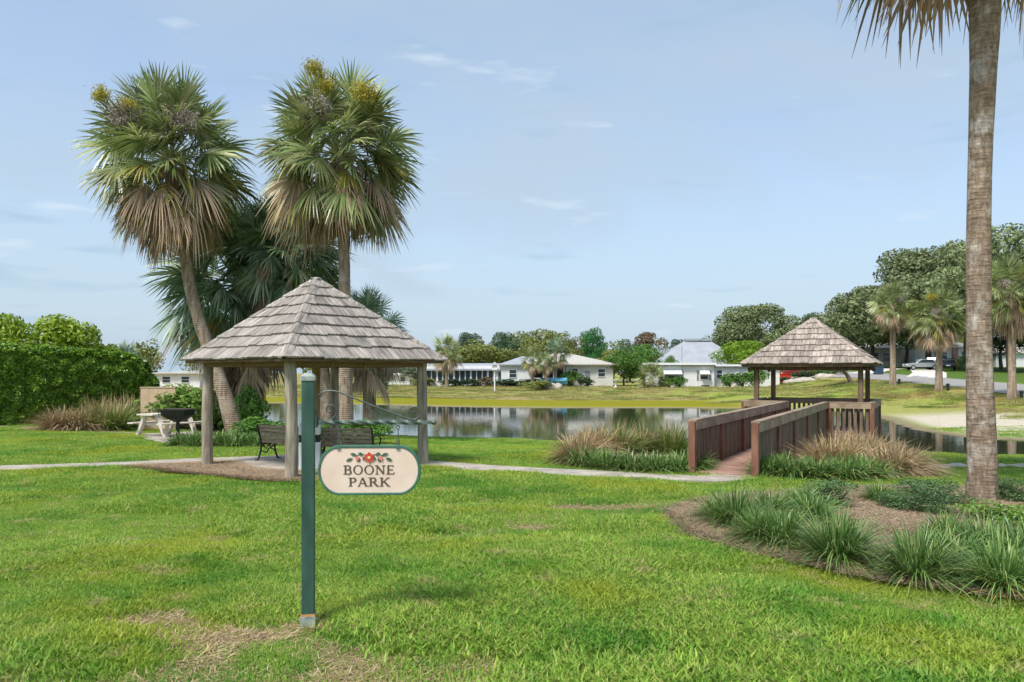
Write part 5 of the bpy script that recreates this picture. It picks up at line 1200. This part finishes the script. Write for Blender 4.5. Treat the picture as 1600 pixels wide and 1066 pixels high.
for lab, px, Yq, top, wpx, kind, var, cf in TREES:
    g_ = gy(px, Yq); H = zat(top, Yq) - g_.z; W = wpx / F * Yq
    big = W > 10
    tree({'oak': 'oak_tree', 'lime': 'lime_green_tree'}.get(kind, 'broadleaf_tree'), lab, g_, H * 1.03, W * (1.3 if px > 1300 else 1.1), kind, var, cf, 24000 if big else 7000, .0150 if big else .023, 'trees across the lake' if px < 1300 else 'trees beyond the road')
# palms among the far houses
for lab, px, Yq, ty, by_, sc, kd, ds in (('palm with a shaggy skirt standing left of the porch building', 698, 90, 550, 605, .85, 'green', 4), ('palm in front of the veranda house left wing', 832, 88, 560, 607, .62, 'green', 6), ('tall palm in front of the veranda', 868, 89, 550, 606, .7, 'dark', 6), ('bare stemmed palm beside the veranda columns', 853, 87, 566, 607, .5, 'green', 8)):
    g_ = gy(px, Yq)
    palm('lakeside_palm', lab, g_, [(g_.x, g_.y, g_.z - .1), (g_.x, g_.y, (g_.z + zat(ty, Yq)) / 2), (g_.x, g_.y, zat(ty, Yq))], [.24, .18, .17], ((3, 5, 6, 7, 6, 5), (0, 3), (4, 4, 3)), sc, kd, hash_(lab), 1.0, 'palms across the lake')
g_ = gy(1018, 86)
palm('yucca_palm', 'bushy trunkless palm in front of the mobile home', g_, [(g_.x, g_.y, g_.z - .1), (g_.x, g_.y, g_.z + .3), (g_.x, g_.y, g_.z + .9)], [.2, .2, .2], ((6, 8, 9, 9, 8, 8), (3, 4), (4, 5, 2)), .8, 'green', 77)
# low hedges and shrubs by the houses
FS = [(705, 93, 3.4, 1.0, 'dark'), (735, 93, 3.4, 1.0, 'dark'), (790, 91, 4.0, 1.0, 'dark'), (825, 90, 3.4, 1.0, 'dark'), (762, 92.5, 2.4, 1.3, 'red'), (893, 90, 2.6, 2.2, 'green'), (1045, 86, 2.0, 1.3, 'green'), (1062, 86, 1.6, 1.5, 'green'), (1140, 87, 2.0, 1.9, 'green'), (1160, 87, 2.0, 2.0, 'green'), (1183, 87, 2.4, 2.5, 'green'),
      (597, 84, 1.5, 1.5, 'dark'), (660, 94, 3.0, 1.4, 'olive'), (838, 82, 3.4, 1.3, 'olive'), (1255, 93, 3.0, 1.2, 'dark'), (1290, 92, 3.4, 1.0, 'green'), (1225, 92, 2.4, .9, 'dark'), (1497, 108, 2.0, 2.0, 'olive'), (1512, 100, 2.0, 2.6, 'dark'), (915, 90, 2.0, 1.3, 'dark')]
FL = ['low dark hedge bush left under the porch screens', 'low dark hedge bush under the middle of the porch screens', 'low dark hedge bush left of the veranda house', 'low dark hedge bush before the veranda left wing', 'pinkish brown grass bush between the hedge bushes', 'round green bush at the right of the veranda', 'green bush at the mobile home left end', 'green bush under the mobile home awning',
      'leftmost green bush by the mobile home recess', 'middle green bush by the mobile home recess', 'largest green bush by the lookout left post', 'small round topped bush on the far bank', 'olive bush behind the log pavilion right post', 'wild olive bush on the bank before the veranda house', 'dark bush right of the red skip', 'green bush seen through the lookout pavilion', 'dark low bush in front of the red skip', 'yellowish bush beside the dark parked car', 'dark round bush right of the parked cars', 'dark bush near the blue covered boat']
for (px, Yq, W, H, kd), lab in zip(FS, FL): shrub('garden_bush', lab, gy(px, Yq), W, H, kd, 1500, .05, 0, 'bushes by the far houses')
# leaning small tree behind the lookout
g_ = gp(1332, 600); ln = thing('leaning_tree', 'small leaning tree with mossy branches behind the lookout posts', 'tree', g_)
MB().tube(smooth_curve([(0, 0, -.1), (-.5, 0, .8), (-1.1, 0, 1.6), (-1.4, 0, 2.4)]), [.2] * 6 + [.17] * 6 + [.12] * 7, 8).build('trunk', m_bark, ln, True)
c_ = bpy.data.objects.new('crown', crown_mesh('grey', 1, 2400, .03)); C.objects.link(c_); c_.parent = ln; c_.location = (-1.6, 0, .9); c_.scale = (5.5, 4, 2.6)
# far woods closing the horizon
rng = np.random.default_rng(5); pts = []; nrm_ = []
for k in range(170):
    X_ = -230 + 480 * k / 170 + rng.uniform(-2, 2); Yw = 190 + rng.uniform(-8, 30); hgt = rng.uniform(7, 12) * (1 if X_ < 60 else 1.35); wd = rng.uniform(6, 10)
    p, dn = crown_cloud(900 + k, 420, 12, (.16, .28), 'round'); p = p * np.array([wd, wd, hgt]) + np.array([X_, Yw, .2]); pts.append(p); nrm_.append(dn)
v, f = leaves_on(np.concatenate(pts), np.concatenate(nrm_), .42, 3)
wo = mesh_obj('distant_woods', v, f, KM['olive']); tag(wo, 'distant band of woods behind the houses', 'woods', kind='stuff')

# ------------------------------------------------------------------ vehicles and small things across the water
m_tyre = mat('tyre', '#1a1a1a', '#242424', rough=.8); m_hub = mat('wheel_rim', '#a0a3a6', '#b0b3b6', rough=.4, metal=.5); m_lampr = mat('tail_lamp', '#8a1c18', '#9c2a22', rough=.3)
def car(name, label, loc, rz, paint, suv=False):
    c = thing(name, label, 'car', loc, rz, None); mp_ = mat(name + '_paint', paint, paint, rough=.28, metal=.35, scale=2, spec=.6)
    k = 1.12 if suv else 1.0
    prof = [(-2.2, .38), (-2.25, .62), (-2.18, .92 * k), (-1.75, .98 * k), (1.0, .96 * k), (2.0, .84 * k), (2.22, .66), (2.22, .38)]
    bd = MB().prism(prof, (0, 1.74, 0), (0, -.87, 0)); bevel(bd.build('body', mp_, c), .09, 3)
    cab = [(-2.05 if suv else -1.75, .95 * k), (-1.75 if suv else -1.1, 1.46 * k), (.25, 1.47 * k), (1.05, .95 * k)]
    bevel(MB().prism(cab, (0, 1.5, 0), (0, -.75, 0)).build('cabin', mp_, c), .10, 3)
    for sd in (-1, 1):
        gl = [(-1.7 if suv else -1.45, 1.0 * k), (-1.5 if suv else -1.0, 1.36 * k), (.2, 1.37 * k), (.78, 1.0 * k)]
        MB().prism(gl, (0, .02, 0), (0, sd * .752 - .01, 0)).build('side_window', m_glass, c)
    A, B = Vector(cab[0]), Vector(cab[1])
    MB().prism([(cab[0][0] - .02 + .04, 1.02 * k), (cab[1][0] - .03, 1.38 * k), (cab[1][0] + .03, 1.38 * k), (cab[0][0] + .12, 1.02 * k)], (0, 1.3, 0), (0, -.65, 0)).build('rear_window', m_glass, c)
    MB().prism([(.32, 1.40 * k), (1.0, 1.01 * k), (.9, 1.01 * k), (.25, 1.40 * k)], (0, 1.3, 0), (0, -.65, 0)).build('windscreen', m_glass, c)
    for wx in (-1.38, 1.36):
        for sd in (-1, 1):
            w = MB().tube([(wx, sd * .70, .33), (wx, sd * .89, .33)], .33, 18).build('wheel', m_tyre, c, True); MB().tube([(wx, sd * .86, .33), (wx, sd * .905, .33)], .21, 12).build('rim', m_hub, w, True)
    for sd in (-1, 1):
        MB().box((-2.21, sd * .66, .80 * k), (.08, .3, .16)).build('tail_light', m_lampr, c); MB().box((2.17, sd * .62, .72), (.1, .34, .13)).build('headlight', m_trim, c)
    MB().box((-2.25, 0, .62), (.05, .52, .14)).build('number_plate', m_trim, c); return c
def road_at(px, Y, dz=.06): g_ = gy(px, Y); return g_ + Vector((0, 0, dz))
car('silver_car', 'silver hatchback parked on the driveway', road_at(1440, 105), R(172), '#a9adb0')
car('dark_car', 'dark blue car parked nose-in beside the silver hatchback', road_at(1481, 104), R(62), '#27323f', True)
car('white_car', 'white car mostly hidden behind the silver hatchback', road_at(1458, 110), R(60), '#d0d8dc', True)
g_ = gy(1219, 96); m_skip = mat('skip_red', '#d23a1e', '#dc4a2a', rough=.6, scale=3); dz_ = g_.z
sk = thing('red_skip', 'bright red open skip beyond the lookout pavilion', 'skip', g_, R(3))
MB().prism([(-.98, .12), (.98, .12), (1.1, 1.15), (-1.1, 1.15)], (0, 1.8, 0), (0, -.9, 0)).build('body', m_skip, sk); MB().box((0, 0, 1.19), (2.3, 1.95, .08)).build('rim', m_skip, sk)
for k in range(4): MB().box((-.72 + .48 * k, -.93, .62), (.07, .07, .95)).build('rib', m_skip, sk)
car('red_car', 'dark red car beside the red skip', gy(1243, 100), R(185), '#8c2a26', True)
# blue wheelie bin
g_ = gp(1373, 586); wb = thing('wheelie_bin', 'blue-grey wheelie bin at the kerb beyond the road', 'bin', g_, R(20)); m_bin = mat('bin_blue', '#2f4a58', '#38566a', rough=.6)
MB().prism([(-.32, .08), (.32, .08), (.40, 1.05), (-.40, 1.05)], (0, .7, 0), (0, -.35, 0)).build('body', m_bin, wb); bevel(MB().box((0, 0, 1.09), (.86, .80, .08)).build('lid', m_bin, wb), .02)
for sd in (-1, 1): MB().tube([(sd * .3, .36, .12), (sd * .38, .36, .12)], .12, 12).build('wheel', m_tyre, wb, True)
# bird house pole, white stand, covered boat, bank rocks
g_ = gy(773, 80); bp_ = thing('birdhouse_pole', 'thin white pole with a birdhouse on the far bank', 'birdhouse', g_)
hp2 = zat(578, 80) - g_.z
MB().tube([(0, 0, -.1), (0, 0, hp2)], .07, 8).build('pole', m_trim, bp_, True); MB().box((0, 0, hp2 + .25), (.5, .5, .5)).build('box', m_trim, bp_)
MB().add([(-.4, -.4, hp2 + .5), (.4, -.4, hp2 + .5), (.4, .4, hp2 + .5), (-.4, .4, hp2 + .5), (0, 0, hp2 + .85)], [(0, 1, 4), (1, 2, 4), (2, 3, 4), (3, 0, 4), (3, 2, 1, 0)]).build('roof', m_roofg, bp_)
g_ = gy(962, 86); st_ = thing('bird_bath', 'small white bird bath on the far lawn', 'bird bath', g_)
MB().lathe([(.28, 0), (.26, .1), (.1, .2), (.09, .65), (.2, .75)], 12).build('pedestal', m_trim, st_, True); MB().lathe([(.15, .75), (.42, .86), (.45, .95), (.38, .95), (.15, .88)], 14).build('bowl', m_trim, st_, True)
m_blue = mat('blue_cover', '#4a90ac', '#6aa6bc', rough=.55, scale=3, bump=.3)
g_ = gy(865, 88); bo = thing('covered_boat', 'boat under a bright blue cover in front of the veranda', 'boat', g_, R(2)); bo.scale = (.72, .72, .72)
hull = []; 
for i in range(9):
    f_ = i / 8; x_ = -2.2 + 4.4 * f_; w_ = .85 * (1 - max(0, f_ - .55) ** 2 * 4.2)
    hull.append((x_, max(w_, .05)))
vv = []; ff = []
for x_, w_ in hull: vv += [(x_, -w_ * .55, .55), (x_, -w_, 1.05), (x_, 0, 1.55), (x_, w_, 1.05), (x_, w_ * .55, .55)]
for i in range(8):
    for k in range(4): ff.append((i * 5 + k, i * 5 + k + 1, i * 5 + 6 + k, i * 5 + 5 + k))
ff += [(4, 3, 2, 1, 0), tuple(40 + k for k in range(5))]
mesh_obj('cover', vv, ff, m_blue, bo); 
for x_ in (-1.2, 1.0): MB().box((x_, 0, .28), (.18, 1.2, .58)).build('trailer_support', m_greytrim, bo)
m_rock = mat('pale_rock', '#a59c8e', '#c4bcb0', rough=.95, scale=3, bump=.6)
def rock(label, loc, sx, sy, sz_, seed, group, name='bank_rock'):
    rng = random.Random(seed); m_ = MB(); n_ = 9
    v = []; f = []
    for j, (rr, zz) in enumerate(((.75, -.2), (1, .2), (.8, .7), (.35, 1.0))):
        for k in range(n_):
            a = 2 * math.pi * k / n_ + j * .2; q = rr * rng.uniform(.82, 1.15); v.append((q * math.cos(a) * sx, q * math.sin(a) * sy, zz * sz_ * rng.uniform(.85, 1.1)))
    for j in range(3):
        for k in range(n_): f.append((j * n_ + k, j * n_ + (k + 1) % n_, (j + 1) * n_ + (k + 1) % n_, (j + 1) * n_ + k))
    f.append(tuple(3 * n_ + k for k in range(n_)))
    o = mesh_obj(name, v, f, m_rock, smooth=True); o.location = loc; o.rotation_euler.z = rng.random() * 3; return tag(o, label, 'rock', group)
for k, (px, lab) in enumerate(((852, 'left pale rock on the bank before the veranda house'), (862, 'middle pale rock on the bank before the veranda house'), (873, 'right pale rock on the bank before the veranda house'))):
    rock(lab, gy(px, 83) , .8, .5, .7, k, 'rocks before the veranda house')
for k, (px, py, s_) in enumerate(((1442, 734, .22), (1462, 733, .26), (1482, 732, .2), (1500, 731, .42), (1524, 732, .3), (1566, 731, .25), (1590, 732, .3), (1608, 731, .3))):
    rock(('first', 'second', 'third', 'fourth and largest', 'fifth', 'sixth', 'seventh', 'eighth')[k] + ' flat pale stone from the left in the line before the pond edge', gp(px, py), s_ * 1.3, s_ * .5, .09, 40 + k, 'stones along the pond edge', 'edge_stone')
for k, (px, lab) in enumerate(((1240, 'left pale boulder on the grass seen through the lookout'), (1258, 'middle pale boulder on the grass seen through the lookout'), (1290, 'right pale boulder on the grass seen through the lookout'))):
    rock(lab, gy(px, 88), 1.5, .6, .5, 60 + k, 'boulders beyond the lookout')
for k, (px, py, lab) in enumerate(((1405, 602, 'small dark sprinkler post by the farthest street palm'), (1481, 611, 'small dark sprinkler post by the middle street palm'), (1596, 624, 'small dark sprinkler post by the nearest street palm'))):
    g_ = gp(px, py); o = thing('sprinkler_post', lab, 'post', g_, 0, 'sprinkler posts by the street palms'); MB().tube([(0, 0, -.05), (0, 0, .38)], .09, 8).build('stem', m_cast, o); MB().lathe([(.13, .36), (.13, .46), (.05, .52)], 10).build('cap', m_cast, o)

# ------------------------------------------------------------------ lawn grass (one uncountable mass)
m_grass = leaf_mat('grass_blades', ['#5f922a', '#7eac3a', '#9cbe4a', '#b8cc62', '#a3a25c'], rough=.5, trans=.38, objrand=.16, spec=.25,
                   patch=[('#4c922c', .5, .50, .62, .6), ('#b2ba3c', .42, .52, .64, .65), ('#c6b882', 1.9, .60, .72, .6), ('#56902f', 2.6, .58, .70, .55), ('#c9b68a', 7.0, .62, .72, .4)])
src = bpy.data.collections.new('grass_source')
for k in range(6):
    rng = np.random.default_rng(k); nb = 64
    bx, by_ = rng.uniform(-.16, .16, nb), rng.uniform(-.16, .16, nb); az_ = rng.uniform(0, 6.283, nb); h_ = rng.uniform(.028, .075, nb); ln_ = rng.uniform(.1, .9, nb) * h_; w_ = rng.uniform(.0024, .0048, nb)
    px_, py_ = -np.sin(az_) * w_, np.cos(az_) * w_; cx, sx = np.cos(az_), np.sin(az_)
    z0 = np.full(nb, -.01)
    vv = np.stack([np.stack([bx - px_, by_ - py_, z0], 1), np.stack([bx + px_, by_ + py_, z0], 1), np.stack([bx + cx * ln_ * .35 + px_ * .9, by_ + sx * ln_ * .35 + py_ * .9, h_ * .62], 1), np.stack([bx + cx * ln_ * .35 - px_ * .9, by_ + sx * ln_ * .35 - py_ * .9, h_ * .62], 1),
                   np.stack([bx + cx * ln_, by_ + sx * ln_, h_ * .95], 1), np.stack([bx + cx * ln_, by_ + sx * ln_, h_ * .96], 1)], 1).reshape(-1, 3)
    b_ = np.arange(nb) * 6; ff = np.concatenate([np.stack([b_, b_ + 1, b_ + 2, b_ + 3], 1), np.stack([b_ + 3, b_ + 2, b_ + 4, b_ + 5], 1)])
    o = mesh_obj('grass_tuft', vv, ff, m_grass); C.objects.unlink(o); src.objects.link(o)
RAMP = [tuple((S0 + V * HW * a + U * b_).xy) for a, b_ in ((-1, 0), (1, 0), (1, 14), (-1, 14))]
rng = np.random.default_rng(12)
def scatter(n, y0, y1, dens_pow=1.0):
    y = y0 + (y1 - y0) * rng.random(n); x = rng.uniform(-.74, .74, n) * y; keep = rng.random(n) < (y / y1); return x[keep], y[keep]
PX, PY, PS = [], [], []
for y0, y1, n, sc in ((4.3, 9, 15000, .95), (9, 16, 18000, .9), (16, 33, 34000, .85), ):
    x, y = scatter(n * 2, y0, y1)
    dl = dist_poly(x, y, LAKE); ok = ~in_poly(x, y, LAKE) & (dl > .7)
    for bd in (BED_R, BED_L, BED_BL, BED_BR, SLAB, PAD): ok &= ~(in_poly(x, y, bd) & (dist_poly(x, y, bd) > .06))
    ok &= ~in_poly(x, y, RAMP); ok &= ~(dist_poly(x, y, PATH_C, False) < .5); ok &= ~((dist_poly(x, y, ROAD_C, False) < 4.2))
    if y0 >= 33: ok &= (x > 17) & (dl > 6.5)
    ok &= ~((x > 15) & (y > 26) & (dl < 6.5) & (y < 33) & (rng.random(len(x)) < .8))
    bmk = bare_mask(x, y) * (y < 14); ok &= rng.random(len(x)) > bmk * .74
    x, y = x[ok], y[ok]; PX.append(x); PY.append(y)
    lush = fbm(x * .6, y * .6, 91); s_ = sc * (.55 + 1.0 * smooth01(.35, .7, lush)) * (1 - .5 * bare_mask(x, y) * (y < 14)) * rng.uniform(.8, 1.2, len(x)); PS.append(s_)
def grass_mass(name, label, x, y, sc, m_, coll, spread=(1, 1, 1), zo=0.0):
    me = bpy.data.meshes.new(name); me.vertices.add(len(x)); me.vertices.foreach_set('co', np.stack([x, y, height(x, y) + zo], 1).astype(np.float32).ravel())
    a_ = me.attributes.new('gscale', 'FLOAT', 'POINT'); a_.data.foreach_set('value', sc.astype(np.float32)); a_ = me.attributes.new('grot', 'FLOAT', 'POINT'); a_.data.foreach_set('value', rng.uniform(0, 6.28, len(x)).astype(np.float32))
    go = bpy.data.objects.new(name, me); C.objects.link(go); tag(go, label, 'grass', kind='stuff'); me.materials.append(m_)
    md = go.modifiers.new('scatter', 'NODES'); md.node_group = scatter_group(coll, spread)
def scatter_group(coll, spread):
    ng = bpy.data.node_groups.new('grass_scatter', 'GeometryNodeTree'); ng.interface.new_socket('Geometry', in_out='INPUT', socket_type='NodeSocketGeometry'); ng.interface.new_socket('Geometry', in_out='OUTPUT', socket_type='NodeSocketGeometry')
    gi = ng.nodes.new('NodeGroupInput'); gout = ng.nodes.new('NodeGroupOutput'); ip = ng.nodes.new('GeometryNodeInstanceOnPoints'); ci = ng.nodes.new('GeometryNodeCollectionInfo')
    ci.inputs['Collection'].default_value = coll; ci.inputs['Separate Children'].default_value = True; ci.inputs['Reset Children'].default_value = True
    ip.inputs['Pick Instance'].default_value = True
    na = ng.nodes.new('GeometryNodeInputNamedAttribute'); na.data_type = 'FLOAT'; na.inputs[0].default_value = 'gscale'; nb_ = ng.nodes.new('GeometryNodeInputNamedAttribute'); nb_.data_type = 'FLOAT'; nb_.inputs[0].default_value = 'grot'
    cx_ = ng.nodes.new('ShaderNodeCombineXYZ'); L_ = ng.links.new
    L_(nb_.outputs[0], cx_.inputs[2]); L_(gi.outputs[0], ip.inputs['Points']); L_(ci.outputs[0], ip.inputs['Instance']); L_(cx_.outputs[0], ip.inputs['Rotation']); vm = ng.nodes.new('ShaderNodeVectorMath'); vm.operation = 'SCALE'; vm.inputs[0].default_value = spread; L_(na.outputs[0], vm.inputs['Scale']); L_(vm.outputs[0], ip.inputs['Scale']); L_(ip.outputs[0], gout.inputs[0])
    return ng
grass_mass('lawn_grass', 'short green grass of the lawn with thin dry patches', np.concatenate(PX), np.concatenate(PY), np.concatenate(PS), m_grass, src, (1.3, 1.3, .85))
# rougher grass on the far and right banks
m_bank = leaf_mat('bank_grass_blades', ['#8a944c', '#a3a860', '#b8b078', '#c8b88a', '#98a056'], rough=.6, trans=.25, objrand=.2, spec=.15,
                  patch=[('#6f9034', .25, .48, .62, .7), ('#b8a070', .35, .52, .66, .75)])
src2 = bpy.data.collections.new('bank_grass_source')
for k in range(4):
    v, f = blades(46, .22, .09, (40, 88), .3, .006, 300 + k, 2); o = mesh_obj('bank_tuft', v, f, m_bank); C.objects.unlink(o); src2.objects.link(o)
x = rng.uniform(-32, 62, 90000); y = rng.uniform(26, 100, 90000)
dl = dist_poly(x, y, LAKE); ok = ~in_poly(x, y, LAKE) & (np.abs(x) < .72 * y)
rgt_ = (x > 15) & (y < 60) & (dl > 6.0 + (fbm(x * 1.3, y * 1.3, 31) - .5) * 4); far_ = (y > 50) & (dl > 10.8) & (x < 34)
ok &= (rgt_ | (far_ & (rng.random(len(x)) < .55))) & ~(dist_poly(x, y, ROAD_C, False) < 4.0) & (x < 36)
x, y = x[ok], y[ok]
grass_mass('bank_grass', 'rough olive grass on the far and right banks', x, y, (.75 + y * .011) * rng.uniform(.6, 1.3, len(x)) * (.5 + 1.1 * smooth01(.35, .65, fbm(x * .5, y * .5, 93))), m_bank, src2)
# dry straw in the thin places of the lawn and pine straw on the beds
m_straw = leaf_mat('dry_straw', ['#b8a27c', '#cdb994', '#a58c68', '#8f7a5c', '#d8c8a6'], rough=.9, trans=.15, objrand=.2, spec=.1)
m_pine = leaf_mat('pine_straw', ['#a28b74', '#b9a389', '#8e7861', '#ccb9a1', '#7a6652'], rough=.9, trans=.1, objrand=.2, spec=.1)
for nm, mm_, pts_n in (('straw', m_straw, 0), ('pine', m_pine, 1)):
    cl = bpy.data.collections.new(nm + '_source')
    for k in range(4):
        v, f = blades(40, .16, .075, (2, 38) if pts_n == 0 else (2, 30), .05, .0034, 400 + k + 10 * pts_n, 2); o = mesh_obj(nm + '_tuft', v, f, mm_); C.objects.unlink(o); cl.objects.link(o)
    if pts_n == 0:
        x, y = scatter(60000, 4.3, 15); k = rng.random(len(x)) < (.10 + .9 * bare_mask(x, y)) * .85
        for bd in (BED_R, SLAB): k &= ~in_poly(x, y, bd)
        k &= rng.random(len(x)) < .45
        grass_mass('dry_straw', 'dry straw lying in the thin patches of the lawn', x[k], y[k], rng.uniform(.6, 1.3, k.sum()), mm_, cl)
    else:
        xs, ys = [], []
        for bd, n_ in ((BED_R, 9000), (BED_L, 3600), (BED_BL, 900), (BED_BR, 900)):
            bx_ = np.array(bd); x = rng.uniform(bx_[:, 0].min(), bx_[:, 0].max(), n_ * 2) ; y = rng.uniform(bx_[:, 1].min(), bx_[:, 1].max(), n_ * 2)
            k = (in_poly(x, y, bd) | (dist_poly(x, y, bd) < .10)) & (x < .75 * y) & ~in_poly(x, y, SLAB) & (dist_poly(x, y, PATH_C, False) > .52); xs.append(x[k]); ys.append(y[k])
        x = np.concatenate(xs); y = np.concatenate(ys)
        grass_mass('pine_straw', 'brown pine straw covering the planting beds', x, y, rng.uniform(.9, 1.5, len(x)), mm_, cl, (1, 1, 1.0), .05)
